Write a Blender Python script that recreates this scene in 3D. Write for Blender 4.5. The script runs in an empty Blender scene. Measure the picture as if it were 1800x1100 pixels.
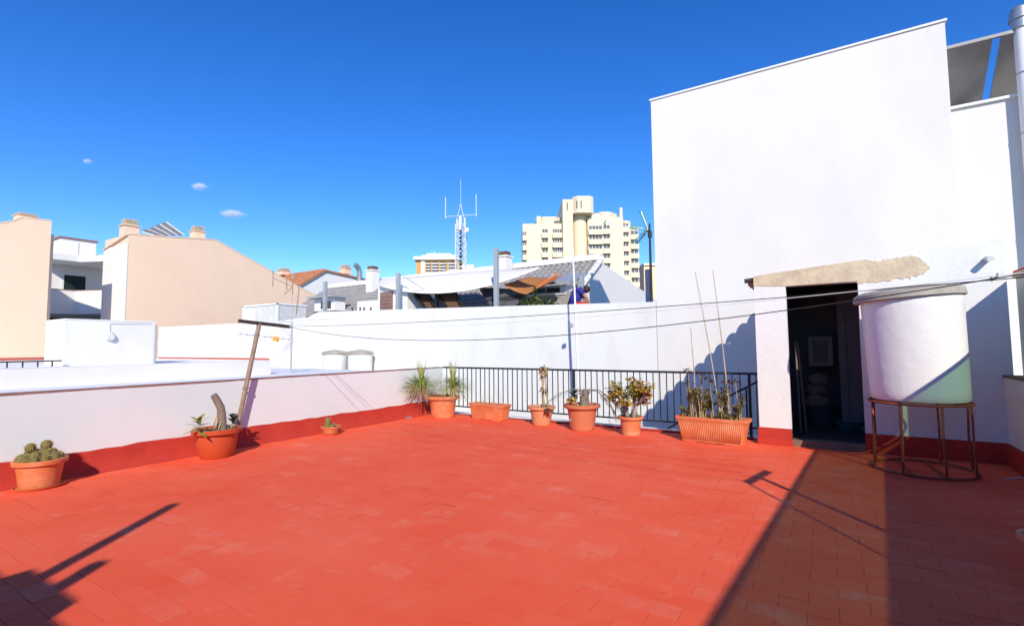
import bpy, bmesh, math, random
from mathutils import Vector, Matrix
import numpy as np
random.seed(7)
R = math.radians
scene = bpy.context.scene
C = scene.collection

# ------------------------------------------------------------------ camera
FL, EYE = 872.0, 1.45
YAW, PITCH, ROLL = R(32.26), R(3.8), R(-0.467)
_f = np.array([-math.sin(YAW)*math.cos(PITCH), math.cos(YAW)*math.cos(PITCH), math.sin(PITCH)])
_r0 = np.array([math.cos(YAW), math.sin(YAW), 0.0]); _u0 = np.cross(_r0, _f)
_r = math.cos(ROLL)*_r0 + math.sin(ROLL)*_u0
_u = -math.sin(ROLL)*_r0 + math.cos(ROLL)*_u0
cam_d = bpy.data.cameras.new('camera'); cam = bpy.data.objects.new('camera', cam_d); C.objects.link(cam)
cam_d.sensor_width = 36.0; cam_d.lens = 36.0*FL/1800.0
cam_d.clip_start = 0.05; cam_d.clip_end = 12000
m = Matrix(((_r[0], _u[0], -_f[0], 0), (_r[1], _u[1], -_f[1], 0), (_r[2], _u[2], -_f[2], EYE), (0, 0, 0, 1)))
cam.matrix_world = m
scene.camera = cam

# ------------------------------------------------------------------ sky, sun, exposure
SUN_EL, SUN_AZ = R(30.0), R(38.0)
world = bpy.data.worlds.new('World'); scene.world = world; world.use_nodes = True
wn = world.node_tree.nodes; wl = world.node_tree.links
bg = wn['Background']
sky = wn.new('ShaderNodeTexSky'); sky.sky_type = 'NISHITA'; sky.sun_disc = False
sky.sun_elevation = SUN_EL; sky.sun_rotation = math.pi - SUN_AZ
sky.altitude = 0; sky.air_density = 0.72; sky.dust_density = 0.0; sky.ozone_density = 3.2
hs = wn.new('ShaderNodeHueSaturation'); hs.inputs['Saturation'].default_value = 1.30; hs.inputs['Value'].default_value = 1.40; hs.inputs['Hue'].default_value = .5125
wl.new(sky.outputs[0], hs.inputs['Color']); wl.new(hs.outputs[0], bg.inputs['Color'])
bg.inputs['Strength'].default_value = 0.15
sd = bpy.data.lights.new('sun', 'SUN'); sd.energy = 4.5; sd.angle = R(0.5); sd.color = (1.0, 0.92, 0.80)
sun = bpy.data.objects.new('sun', sd); C.objects.link(sun)
SDIR = Vector((math.sin(SUN_AZ)*math.cos(SUN_EL), -math.cos(SUN_AZ)*math.cos(SUN_EL), math.sin(SUN_EL)))
sun.rotation_euler = SDIR.to_track_quat('Z', 'Y').to_euler(); sun.location = (0, 0, 40)
scene.view_settings.view_transform = 'Standard'; scene.view_settings.look = 'None'
scene.view_settings.exposure = 0.20; scene.view_settings.gamma = 1.0
scene.view_settings.use_curve_mapping = False
scene.render.engine = 'CYCLES'
scene.cycles.max_bounces = 6; scene.cycles.volume_bounces = 5; scene.cycles.transparent_max_bounces = 12

# ------------------------------------------------------------------ helpers
def ray(x, y): return _r*((x-900)/FL) - _u*((y-550)/FL) + _f
def fz(x, y, z=0.0):
    d = ray(x, y); p = np.array([0, 0, EYE]) + d*((z-EYE)/d[2]); return Vector(p)
def fy(x, y, Y):
    d = ray(x, y); return Vector(np.array([0, 0, EYE]) + d*(Y/d[1]))
def fx(x, y, X):
    d = ray(x, y); return Vector(np.array([0, 0, EYE]) + d*(X/d[0]))
def fd(x, y, D):                                  # at axial distance D
    return Vector(np.array([0, 0, EYE]) + ray(x, y)*D)

class MB:
    def __init__(s): s.v = []; s.f = []
    def add(s, vs, fs):
        b = len(s.v); s.v += [Vector(v) for v in vs]; s.f += [tuple(b+i for i in f) for f in fs]; return s
    def box(s, a, b):
        x0, y0, z0 = (min(a[i], b[i]) for i in range(3)); x1, y1, z1 = (max(a[i], b[i]) for i in range(3))
        return s.add([(x0,y0,z0),(x1,y0,z0),(x1,y1,z0),(x0,y1,z0),(x0,y0,z1),(x1,y0,z1),(x1,y1,z1),(x0,y1,z1)],
            [(0,3,2,1),(4,5,6,7),(0,1,5,4),(1,2,6,5),(2,3,7,6),(3,0,4,7)])
    def obox(s, p, q, w, h, up=(0,0,1)):          # bar from p to q, width w, height h
        p = Vector(p); q = Vector(q); d = (q-p).normalized(); up = Vector(up)
        if abs(d.dot(up)) > .99: up = Vector((1,0,0))
        a = d.cross(up).normalized()*w/2; b = a.normalized().cross(d).normalized()*h/2
        vs = [e+i*a+j*b for e in (p, q) for i, j in ((-1,-1),(1,-1),(1,1),(-1,1))]
        return s.add(vs, [(3,2,1,0),(4,5,6,7),(0,1,5,4),(1,2,6,5),(2,3,7,6),(3,0,4,7)])
    def prism(s, poly, off):                      # polygon (3d points) extruded by off
        n = len(poly); off = Vector(off); vs = [Vector(p) for p in poly] + [Vector(p)+off for p in poly]
        fs = [tuple(range(n))[::-1], tuple(range(n, 2*n))] + [(i, (i+1) % n, (i+1) % n+n, i+n) for i in range(n)]
        return s.add(vs, fs)
    def tube(s, path, r, n=8, cap=True):
        path = [Vector(p) for p in path]; rs = r if isinstance(r, (list, tuple)) else [r]*len(path)
        vs = []; fs = []; prev = None
        for i, p in enumerate(path):
            d = (path[min(i+1, len(path)-1)] - path[max(i-1, 0)]).normalized()
            ref = Vector((0,0,1)) if abs(d.z) < .95 else Vector((1,0,0))
            a = d.cross(ref).normalized() if prev is None else (prev - d*prev.dot(d)).normalized()
            prev = a; b = d.cross(a)
            for k in range(n):
                t = 2*math.pi*k/n; vs.append(p + (a*math.cos(t)+b*math.sin(t))*rs[i])
        for i in range(len(path)-1):
            for k in range(n):
                fs.append((i*n+k, i*n+(k+1) % n, (i+1)*n+(k+1) % n, (i+1)*n+k))
        if cap: fs += [tuple(range(n))[::-1], tuple(range((len(path)-1)*n, len(path)*n))]
        return s.add(vs, fs)
    def lathe(s, prof, c, n=32, jit=0):           # prof: (r, z) list, open profile
        c = Vector(c); vs = []; fs = []
        for r, z in prof:
            for k in range(n):
                t = 2*math.pi*k/n; rr = r*(1+random.uniform(-jit, jit)); vs.append(c+Vector((rr*math.cos(t), rr*math.sin(t), z)))
        for i in range(len(prof)-1):
            for k in range(n): fs.append((i*n+k, i*n+(k+1) % n, (i+1)*n+(k+1) % n, (i+1)*n+k))
        return s.add(vs, fs)
    def disc(s, c, r, n=24, nz=1):
        c = Vector(c); vs = [c+Vector((r*math.cos(2*math.pi*k/n), r*math.sin(2*math.pi*k/n), 0)) for k in range(n)]
        return s.add(vs, [tuple(range(n))])
    def ico(s, c, r, sub=2, jit=0.0, sc=(1,1,1)):
        bm = bmesh.new(); bmesh.ops.create_icosphere(bm, subdivisions=sub, radius=1)
        vs = [Vector(c)+Vector((v.co.x*sc[0], v.co.y*sc[1], v.co.z*sc[2]))*r*(1+random.uniform(-jit, jit)) for v in bm.verts]
        fs = [tuple(v.index for v in f.verts) for f in bm.faces]; bm.free(); return s.add(vs, fs)
    def leaf(s, p, d, L, w, bend=0.4, fold=.15, n=4, side=None):   # a strip leaf from p along d, drooping
        p = Vector(p); d = Vector(d).normalized()
        side = side or d.cross(Vector((0,0,1)))
        if side.length < 1e-3: side = Vector((1,0,0))
        side = side.normalized(); vs = []; q = p.copy(); dd = d.copy()
        for i in range(n+1):
            t = i/n; ww = w*(math.sin(math.pi*min(1, t*.85+.15))**.8)*.5 if i < n else w*.04
            nrm = side.cross(dd)
            vs += [q - side*ww + nrm*fold*ww, q + side*ww + nrm*fold*ww]
            q = q + dd*(L/n); dd = (dd + Vector((0,0,-bend/n))).normalized()
        return s.add(vs, [(2*i, 2*i+1, 2*i+3, 2*i+2) for i in range(n)])
    def mesh(s, name, off=Vector((0,0,0)), smooth=False):
        me = bpy.data.meshes.new(name); me.from_pydata([tuple(v-off) for v in s.v], [], s.f)
        me.update()
        if smooth:
            me.polygons.foreach_set('use_smooth', [True]*len(me.polygons))
        return me

def rootloc(o):
    l = Vector((0,0,0))
    while o is not None: l += o.location; o = o.parent
    return l
def tag(o, label=None, cat=None, group=None, kind=None):
    if label: o['label'] = label
    if cat: o['category'] = cat
    if group: o['group'] = group
    if kind: o['kind'] = kind
    return o
def thing(name, loc, label, cat, group=None):
    o = bpy.data.objects.new(name, None); o.empty_display_size = .1; C.objects.link(o); o.location = Vector(loc)
    return tag(o, label, cat, group)
def part(name, mb, mat, parent, smooth=False, kind=None, bevel=0, label=None, autos=None):
    me = mb.mesh(name, rootloc(parent), smooth); me.materials.append(M[mat])
    o = bpy.data.objects.new(name, me); C.objects.link(o); o.parent = parent
    if kind: o['kind'] = kind
    if label: o['label'] = label
    if bevel:
        b = o.modifiers.new('bevel', 'BEVEL'); b.width = bevel; b.segments = 2; b.limit_method = 'ANGLE'
    if smooth and autos is not None: me.set_sharp_from_angle(angle=R(autos))
    return o
def solo(name, mb, mat, label=None, cat=None, group=None, kind=None, smooth=False, bevel=0, autos=None):
    xs = [v.x for v in mb.v]; ys = [v.y for v in mb.v]; zs = [v.z for v in mb.v]
    loc = Vector(((min(xs)+max(xs))/2, (min(ys)+max(ys))/2, min(zs)))
    me = mb.mesh(name, loc, smooth); me.materials.append(M[mat])
    o = bpy.data.objects.new(name, me); C.objects.link(o); o.location = loc
    if bevel:
        b = o.modifiers.new('bevel', 'BEVEL'); b.width = bevel; b.segments = 2; b.limit_method = 'ANGLE'
    if smooth and autos is not None: me.set_sharp_from_angle(angle=R(autos))
    return tag(o, label, cat, group, kind)
def inst(name, me, loc, parent, rot=(0,0,0)):
    o = bpy.data.objects.new(name, me); C.objects.link(o); o.parent = parent; o.location = Vector(loc); o.rotation_euler = rot
    return o

# ------------------------------------------------------------------ materials
M = {}
def mat(name, col, rough=.7, var=0.0, scale=3.0, bump=0.0, bscale=40.0, metal=0.0, col2=None, spec=.35, stretch=(1,1,1), thr=(.35,.65)):
    m = bpy.data.materials.new(name); m.use_nodes = True; nt = m.node_tree; n = nt.nodes; l = nt.links
    p = n['Principled BSDF']; p.inputs['Roughness'].default_value = rough; p.inputs['Metallic'].default_value = metal
    p.inputs['Specular IOR Level'].default_value = spec
    p.inputs['Base Color'].default_value = (*col, 1)
    geo = n.new('ShaderNodeNewGeometry')
    mp = n.new('ShaderNodeMapping'); mp.inputs['Scale'].default_value = stretch; l.new(geo.outputs['Position'], mp.inputs['Vector'])
    if var or col2:
        c2 = col2 or tuple(max(0, c*(1-var)) for c in col)
        t = n.new('ShaderNodeTexNoise'); t.inputs['Scale'].default_value = scale; t.inputs['Detail'].default_value = 8; t.inputs['Roughness'].default_value = .65
        l.new(mp.outputs[0], t.inputs['Vector'])
        r = n.new('ShaderNodeValToRGB'); r.color_ramp.elements[0].position = thr[0]; r.color_ramp.elements[1].position = thr[1]
        r.color_ramp.elements[0].color = (*col, 1); r.color_ramp.elements[1].color = (*c2, 1)
        l.new(t.outputs['Fac'], r.inputs[0]); l.new(r.outputs[0], p.inputs['Base Color'])
    if bump:
        t2 = n.new('ShaderNodeTexNoise'); t2.inputs['Scale'].default_value = bscale; t2.inputs['Detail'].default_value = 6
        l.new(geo.outputs['Position'], t2.inputs['Vector'])
        b = n.new('ShaderNodeBump'); b.inputs['Strength'].default_value = bump; b.inputs['Distance'].default_value = .01
        l.new(t2.outputs['Fac'], b.inputs['Height']); l.new(b.outputs[0], p.inputs['Normal'])
    M[name] = m; return m
mat('white', (.72,.70,.65), .85, 0, .55, .14, 10, col2=(.645,.625,.585), thr=(.42,.72), stretch=(1,1,.5))
mat('white_old', (.695,.70,.665), .85, 0, 1.6, .45, 22, col2=(.60,.58,.54), thr=(.5,.85), stretch=(1,1,.45))
mat('white_cool', (.665,.705,.69), .85, 0, .8, .14, 10, col2=(.62,.65,.635), thr=(.45,.75))
mat('white_far', (.78,.76,.71), .85, .04, .5)
mat('roof_white', (.85,.84,.79), .8, .05, .6)
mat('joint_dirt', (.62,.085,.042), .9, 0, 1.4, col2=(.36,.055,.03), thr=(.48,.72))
mat('red_faded', (.47,.11,.08), .7, .2, 6)
mat('white_metal', (.75,.76,.76), .4)
mat('cream', (.76,.66,.47), .85, .06, .4)
mat('beige', (.83,.605,.425), .9, .05, .5, .2, 10)
mat('beige_trim', (.80,.57,.40), .9)
mat('orange_wall', (.62,.33,.08), .85)
mat('terracotta_line', (.34,.17,.13), .8, .4, 12)
mat('red_paint_trim', (.46,.045,.027), .6, 0, 4, .35, 30, col2=(.37,.035,.025), thr=(.42,.72), spec=.15)
mat('pot', (.60,.17,.06), .65, .16, 5, .15, 60, col2=(.68,.30,.17), thr=(.45,.8))
mat('pot_dark', (.48,.075,.025), .42, .1, 7)
mat('pot_pale', (.64,.26,.13), .65, .15, 9, .1, 60)
mat('pot_brown', (.55,.17,.08), .5, .12, 8)
mat('soil', (.13,.075,.04), .95, 0, 40, .8, 60, col2=(.30,.18,.09))
mat('straw', (.50,.36,.18), .8, .4, 30)
mat('stump', (.27,.21,.16), .9, .45, 30, .7, 50, stretch=(1,1,4))
mat('jade_wood', (.38,.34,.30), .85, .35, 25, .4, 50)
mat('leaf_green', (.13,.21,.035), .5, .45, 20)
mat('leaf_dark', (.035,.075,.018), .5, .4, 20)
mat('leaf_yellow', (.36,.33,.05), .5, .4, 14, col2=(.16,.22,.03))
mat('leaf_jade', (.42,.36,.05), .4, 0, 9, col2=(.52,.24,.03))
mat('leaf_jade_dark', (.20,.20,.04), .45, .3, 12)
mat('leaf_kal', (.27,.20,.05), .5, 0, 9, col2=(.17,.15,.05))
mat('flower_dry', (.10,.035,.025), .9, .4, 30)
mat('palm', (.36,.40,.08), .5, .4, 16, col2=(.16,.22,.045))
mat('palm_dry', (.42,.30,.14), .7, .3, 20)
mat('leaf_grey', (.23,.19,.15), .8, .3, 20)
mat('cactus', (.11,.13,.03), .7, 0, 30, .6, 90, col2=(.24,.17,.05))
mat('cactus_spine', (.55,.42,.20), .7)
mat('black_iron', (.022,.024,.028), .45, .2, 20)
mat('rust', (.20,.05,.025), .75, 0, 14, .4, 60, col2=(.33,.085,.04))
mat('rust_pole', (.20,.12,.07), .7, 0, 9, .3, 60, col2=(.33,.26,.19))
mat('dark_wood', (.05,.04,.035), .8, .3, 12)
mat('galv', (.42,.45,.46), .4, .2, 3, metal=.6)
mat('post_steel', (.33,.37,.40), .45, .15, 4)
mat('cement', (.60,.50,.34), .95, 0, 5, .8, 25, col2=(.42,.34,.23), thr=(.4,.7))
mat('grey_lid', (.42,.38,.31), .85, .3, 6, .4, 30)
mat('tank_white', (.73,.72,.69), .4, 0, 2.5, .8, 7, col2=(.66,.65,.62), thr=(.45,.8), stretch=(1,1,.4))
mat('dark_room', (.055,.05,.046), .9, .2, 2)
mat('room_wall_shaded', (.16,.15,.14), .9, .2, 2)  # white-ish interior paint with the room's shade put into the colour
mat('plastic_white', (.6,.6,.57), .5)
mat('basket', (.045,.05,.06), .6)
mat('sack', (.20,.16,.12), .9, .4, 14, .8, 20)
mat('teal', (.02,.13,.15), .4)
mat('blue_tub', (.03,.42,.62), .4)
mat('glass', (.03,.04,.05), .08, spec=.6)
mat('glass_win', (.16,.16,.15), .2, 0, .35, col2=(.07,.075,.075), spec=.6)
mat('panel_shaded', (.26,.25,.23), .7)  # white lattice plastic, darkened in its colour to stand for the doorway shade
mat('green_dark', (.015,.03,.025), .4)
mat('grey_tile', (.36,.34,.32), .85, .25, 2.5, .3, 12)
mat('clay_tile', (.56,.24,.11), .85, .3, 3, .3, 12)
mat('sail_white', (.80,.76,.67), .9, .03, 2)
mat('sail_brown', (.42,.17,.05), .9, .1, 2)
mat('sail_grey', (.03,.03,.032), .9, 0, 1.6, col2=(.10,.10,.105), stretch=(.6,.6,4), thr=(.45,.55))
mat('collector_back', (.14,.07,.035), .7, .3, 3)
mat('black_metal', (.02,.02,.02), .5)
mat('shutter', (.26,.16,.13), .6, .2, 6)
mat('steel_sheet', (.32,.31,.29), .4, .25, 1.2, metal=.5)
mat('wire', (.03,.03,.03), .5)
mat('rope_white', (.7,.7,.68), .7)
mat('antenna_metal', (.50,.50,.48), .4, metal=.4)
mat('antenna_orange', (.62,.30,.05), .5)
mat('antenna_green', (.02,.30,.16), .5)
mat('mast_white', (.66,.70,.74), .4)
mat('bamboo', (.52,.42,.29), .6, .3, 12)
mat('skin', (.42,.20,.11), .55)
mat('shirt', (.025,.03,.22), .85)
mat('shorts', (.52,.03,.02), .85)
mat('hair', (.04,.02,.012), .6)
mat('stone', (.36,.34,.31), .9, .4, 9, .7, 14)
mat('coping_brown', (.24,.15,.10), .9, .35, 8, .4, 30)
mat('street', (.12,.115,.11), .9, .3, .2)
mat('grass_cloth', (.4,.4,.38), .8)
mat('orange_rope', (.72,.19,.03), .6)
mat('frosted', (.62,.63,.60), .5, .2, 6)
# floor paint: red paint with worn, dusty patches and a little difference from tile to tile
def floor_mat(name):
    m = bpy.data.materials.new(name); m.use_nodes = True; nt = m.node_tree; n = nt.nodes; l = nt.links
    p = n['Principled BSDF']; p.inputs['Roughness'].default_value = .75; p.inputs['Specular IOR Level'].default_value = .12
    geo = n.new('ShaderNodeNewGeometry')
    def noise(sc, det=6, rough=.6, st=(1,1,1)):
        mp = n.new('ShaderNodeMapping'); mp.inputs['Scale'].default_value = st; l.new(geo.outputs['Position'], mp.inputs['Vector'])
        t = n.new('ShaderNodeTexNoise'); t.inputs['Scale'].default_value = sc; t.inputs['Detail'].default_value = det; t.inputs['Roughness'].default_value = rough
        l.new(mp.outputs[0], t.inputs['Vector']); return t.outputs['Fac']
    def ramp(f, a, b):
        r = n.new('ShaderNodeMapRange'); r.inputs['From Min'].default_value = a; r.inputs['From Max'].default_value = b
        l.new(f, r.inputs['Value']); return r.outputs['Result']
    def mix(fac, a, b):
        x = n.new('ShaderNodeMix'); x.data_type = 'RGBA'
        if isinstance(fac, float): x.inputs['Factor'].default_value = fac
        else: l.new(fac, x.inputs['Factor'])
        for i, c in ((6, a), (7, b)):
            if isinstance(c, tuple): x.inputs[i].default_value = (*c, 1)
            else: l.new(c, x.inputs[i])
        return x.outputs[2]
    # tile number from position
    sep = n.new('ShaderNodeSeparateXYZ'); l.new(geo.outputs['Position'], sep.inputs[0])
    def math_(op, a, b=None):
        q = n.new('ShaderNodeMath'); q.operation = op
        for i, c in enumerate((a, b)):
            if c is None: continue
            if isinstance(c, (int, float)): q.inputs[i].default_value = c
            else: l.new(c, q.inputs[i])
        return q.outputs[0]
    row = math_('FLOOR', math_('DIVIDE', sep.outputs['Y'], .145))
    colm = math_('FLOOR', math_('ADD', math_('DIVIDE', sep.outputs['X'], .29), math_('MULTIPLY', row, .5)))
    cb = n.new('ShaderNodeCombineXYZ'); l.new(row, cb.inputs[0]); l.new(colm, cb.inputs[1])
    wnz = n.new('ShaderNodeTexWhiteNoise'); wnz.noise_dimensions = '2D'; l.new(cb.outputs[0], wnz.inputs['Vector'])
    base = mix(wnz.outputs['Value'], (.82,.095,.038), (.85,.11,.046))
    base = mix(ramp(noise(.7, 4), .35, .7), base, (.88,.14,.065))
    cb2 = n.new('ShaderNodeVectorMath'); cb2.operation = 'ADD'; l.new(cb.outputs[0], cb2.inputs[0]); cb2.inputs[1].default_value = (17.3, 5.1, 0)
    wn2 = n.new('ShaderNodeTexWhiteNoise'); wn2.noise_dimensions = '2D'; l.new(cb2.outputs[0], wn2.inputs['Vector'])
    pale = math_('MULTIPLY', ramp(wn2.outputs['Value'], .84, 1.0), ramp(noise(3.5, 8, .7), .35, .7))
    base = mix(math_('MULTIPLY', pale, .26), base, (.80,.38,.28))
    worn = ramp(noise(2.2, 9, .75), .56, .78)
    base = mix(math_('MULTIPLY', worn, .55), base, (.85,.33,.20))
    dust = math_('MULTIPLY', ramp(noise(9, 8, .7, (.5,1,1)), .60, .8), .35)
    base = mix(dust, base, (.75,.33,.24))
    dark = math_('MULTIPLY', ramp(noise(1.3, 8, .65), .62, .82), .35)
    base = mix(dark, base, (.60,.06,.035))
    l.new(base, p.inputs['Base Color'])
    b = n.new('ShaderNodeBump'); b.inputs['Strength'].default_value = .35; b.inputs['Distance'].default_value = .006
    l.new(noise(18, 8, .6), b.inputs['Height']); l.new(b.outputs[0], p.inputs['Normal'])
    M[name] = m
floor_mat('floor_paint')
# translucent green fibreglass sheet
def sheet_mat():
    m = bpy.data.materials.new('green_sheet'); m.use_nodes = True; n = m.node_tree.nodes; l = m.node_tree.links
    out = n['Material Output']; n.remove(n['Principled BSDF'])
    tr = n.new('ShaderNodeBsdfTransparent'); tr.inputs[0].default_value = (.17,.31,.13,1)
    df = n.new('ShaderNodeBsdfTranslucent'); df.inputs[0].default_value = (.25,.5,.28,1)
    mx = n.new('ShaderNodeMixShader'); mx.inputs[0].default_value = .15
    l.new(tr.outputs[0], mx.inputs[1]); l.new(df.outputs[0], mx.inputs[2]); l.new(mx.outputs[0], out.inputs['Surface'])
    M['green_sheet'] = m
sheet_mat()

# ================================================================== SETTING
g = MB(); g.add([(-4000,-4000,-7),(4000,-4000,-7),(4000,4000,-7),(-4000,4000,-7)], [(0,1,2,3)])
solo('ground', g, 'street', kind='structure')

XP, XR, YS, YR, YW = -7.38, 1.78, 8.2, 8.75, 12.0     # parapet face, right wall, shed front, railing, back wall
# terrace floor: mortar bed with tiles
fl = MB(); fl.box((XP-.3, -6, -.35), (2.3, 8.62, -.006))
floor = solo('terrace_floor', fl, 'red_paint_trim', kind='structure')
TW, TD = .29, .145
tile_me = []
for k in range(5):
    b = MB(); hx, hy = TW/2-.0007, TD/2-.0007; t = random.uniform(-.0012, .0012)
    c = .0007
    vs = [(-hx,-hy,-.008),(hx,-hy,-.008),(hx,hy,-.008),(-hx,hy,-.008),
          (-hx,-hy,-.0014),(hx,-hy,-.0014),(hx,hy,-.0014),(-hx,hy,-.0014),
          (-hx+c,-hy+c,0),(hx-c,-hy+c,0),(hx-c,hy-c,0),(-hx+c,hy-c,0)]
    fs = [(4,5,9,8),(5,6,10,9),(6,7,11,10),(7,4,8,11),(8,9,10,11),(0,1,5,4),(1,2,6,5),(2,3,7,6),(3,0,4,7)]
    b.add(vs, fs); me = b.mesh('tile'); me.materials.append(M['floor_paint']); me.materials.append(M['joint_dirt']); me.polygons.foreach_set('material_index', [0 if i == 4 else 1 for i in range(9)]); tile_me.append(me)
cand = []
r0, r1 = int(math.floor(-3/TD)), int(math.floor(8.5/TD))
for rr in range(r0, r1):
    cy = (rr+.5)*TD
    for cc in range(-40, 60):
        cx = (cc+.5-rr*.5)*TW
        if cx < XP-.12 or cx > XR+.1: continue
        dv = np.array([cx, cy, -EYE]); dep = dv@_f
        px = 900+FL*(dv@_r)/dep if dep > .2 else -9999; py = 550-FL*(dv@_u)/dep if dep > .2 else 9999
        vis = dep > .2 and -40 < px < 1840 and py < 1130
        cand.append((0 if vis else 1, dep if dep > 0 else 99, cx, cy))
cand.sort()
rest = MB()
flz = rootloc(floor)
for i, (a, dep, cx, cy) in enumerate(cand):
    dz = random.uniform(-.0012, .0010); rx = random.gauss(0, .0035); ry = random.gauss(0, .002)
    if random.random() < .05: dz -= .0012; rx *= 2
    if i < 300:
        inst('tile', tile_me[i % 5], Vector((cx, cy, dz))-flz, floor, (rx, ry, random.gauss(0, .003)))
    else:
        hx, hy = TW/2-.0007, TD/2-.0007; c = .0007
        def zz(x, y): return dz + y*rx - x*ry
        vs = [(cx+sx*(hx-c*q), cy+sy*(hy-c*q), zz(sx*hx, sy*hy)-(0 if q else .0014)) for q in (0, 1) for sx, sy in ((-1,-1),(1,-1),(1,1),(-1,1))]
        rest.add(vs, [(0,1,5,4),(1,2,6,5),(2,3,7,6),(3,0,4,7),(4,5,6,7)])
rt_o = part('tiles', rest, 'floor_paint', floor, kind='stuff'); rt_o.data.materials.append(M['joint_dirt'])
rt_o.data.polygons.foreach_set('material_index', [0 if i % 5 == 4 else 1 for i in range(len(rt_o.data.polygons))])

# left parapet wall
pw = thing('parapet_wall', (XP-.1, 3, 0), 'long low white parapet wall along the left edge of the red terrace', 'wall')
w = MB(); w.box((XP-.17, -6, -.35), (XP, 8.72, .972)); part('wall', w, 'white_cool', pw)
cp = MB()
ys = np.arange(-6, 8.76, .25)
for a, b_ in zip(ys[:-1], ys[1:]):
    j = random.uniform(-.003, .003); cp.box((XP-.19, a+.001, .972), (XP+.006+j, b_-.001, .986+j*.5))
part('coping', cp, 'terracotta_line', pw)
def skirting(y0, y1, zt, mbx, n):
    rows = []
    for i in range(n+1):
        y = y0+(y1-y0)*i/n; j = random.uniform(-.012, .012); k = random.uniform(-.006, .006)
        rows.append([(XP-.01, y, zt+.006+j), (XP+.022+k, y, zt-.012+j), (XP+.035+k, y, .10), (XP+.085+k, y, .03), (XP+.13+k*2, y, -.004)])
    vs = [p for r_ in rows for p in r_]; fs = []
    for i in range(n):
        for j in range(4): fs.append((i*5+j, i*5+j+1, (i+1)*5+j+1, (i+1)*5+j))
    mbx.add(vs, fs)
sk = MB(); skirting(-6, 8.72, .27, sk, 90); part('skirting', sk, 'red_paint_trim', pw, smooth=True, autos=50)

# edge ledge beyond the railing and red kerb
lg = MB(); lg.box((XP-.3, 8.621, -.35), (-.95, 8.95, -.02)); solo('railing_ledge', lg, 'white_old', kind='structure')
kb = MB(); kb.box((-4.6, 8.47, -.004), (-1.0, 8.56, .018)); part('kerb', kb, 'red_paint_trim', floor, bevel=.006)
# courtyard below and its floor
cf = MB(); cf.box((-18.5, 8.95, -2.7), (2.1, 12.0, -2.5)); solo('courtyard_floor', cf, 'white_old', kind='structure')
# neighbouring flat roofs
nr = MB(); nr.box((-60, -14, .6), (XP-.18, 7.5, .95)); nr.box((-60, 7.501, .6), (-18.5, 11.99, .95))
nr.box((-60, -14, -7), (XP-.35, 7.4, .6)); nr.box((-60, 7.401, -7), (-18.6, 11.9, .6)); solo('neighbour_flat_roof', nr, 'roof_white', kind='structure')
lr = MB(); lr.box((-18.5, 8.95, -.5), (-9.5, 11.9, -.15)); lr.box((-18.4, 9, -2.5), (-9.6, 11.8, -.5)); solo('neighbour_low_roof', lr, 'white_far', kind='structure')

nw = MB(); nw.prism([(-9.0, -8, .95), (-9.0, 5.6, .95), (-9.0, 5.6, 1.215), (-9.0, -8, 1.165)], (-.15, 0, 0)); solo('neighbour_parapet', nw, 'white', 'second low white parapet just behind the left terrace parapet', 'wall')

# railing
rl = thing('railing', ((XP-.9)/2, YR, 0), 'black iron railing with thin vertical bars at the far edge of the terrace', 'railing')
ZT = .985
tb = MB(); tb.box((XP+.0, YR-.02, ZT-.025), (-.89, YR+.02, ZT+.012)); part('top_rail', tb, 'black_iron', rl, bevel=.004)
tb = MB(); tb.box((XP+.0, YR-.015, .115), (-.89, YR+.015, .14)); part('bottom_rail', tb, 'black_iron', rl)
bme = MB(); bme.box((-.0075, -.0075, .14), (.0075, .0075, ZT-.025)); bme = bme.mesh('baluster'); bme.materials.append(M['black_iron'])
x = XP+.1
while x < -.95:
    if abs(x+4.13) > .05 and abs(x+1.06) > .05:
        inst('baluster', bme, Vector((x, YR, 0))-rootloc(rl), rl)
    x += .117
for px_ in (-4.13, -1.06):
    p_ = MB(); p_.box((px_-.02, YR-.02, -.02), (px_+.02, YR+.02, ZT-.025)); part('post', p_, 'black_iron', rl)

# stair handrail beyond the railing
sr = thing('stair_handrail', (-1.9, 9.7, -2.5), 'black sloping stair handrail behind the right end of the railing', 'handrail')
a, b_ = fy(1336, 668, 9.7), fy(1150, 765, 9.7)
h = MB(); h.obox(a, b_, .04, .035); part('top_rail', h, 'black_iron', sr)
for t in (.12, .5, .88):
    q = a.lerp(b_, t); h = MB(); h.box((q.x-.015, q.y-.015, -2.5), (q.x+.015, q.y+.015, q.z-.02)); part('post', h, 'black_iron', sr)

# long back wall of the neighbour
bw = thing('boundary_wall', (-15, YW+.1, -7), 'long high white wall with stained top crossing behind the railing', 'wall')
pts = [(-3.43, 2.49), (-9.0, 2.63), (-16.3, 2.80), (-16.9, 2.62), (-19.2, 2.53), (-29.3, 2.57)]
poly = [(x_, YW, z_) for x_, z_ in pts] + [(-29.3, YW, -7), (-3.43, YW, -7)]
w = MB(); w.prism(poly, (0, .2, 0)); part('wall', w, 'white_old', bw)
w = MB(); w.box((-29.2, YW-.03, .95), (-19.4, YW, 1.03)); part('skirting', w, 'red_faded', bw)

# tall white building on the right
tbn = thing('tall_white_building', (0, 16, -7), 'tall blank white party wall building rising behind the shed', 'building')
w = MB(); w.box((-3.43, YW-.02, -7), (2.15, 13.0, 7.49)); part('wall', w, 'white', tbn)
w = MB(); w.box((-3.46, YW-.05, 7.49), (2.18, 13.05, 7.53)); part('coping', w, 'white_metal', tbn)
w = MB(); w.box((2.151, YW+.5, -7), (9, 14.5, 5.95)); part('side_wing', w, 'white', tbn)
w = MB(); w.box((2.151, YW+.44, 5.95), (9, YW+.7, 6.0)); part('wing_coping', w, 'white_metal', tbn)
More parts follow.
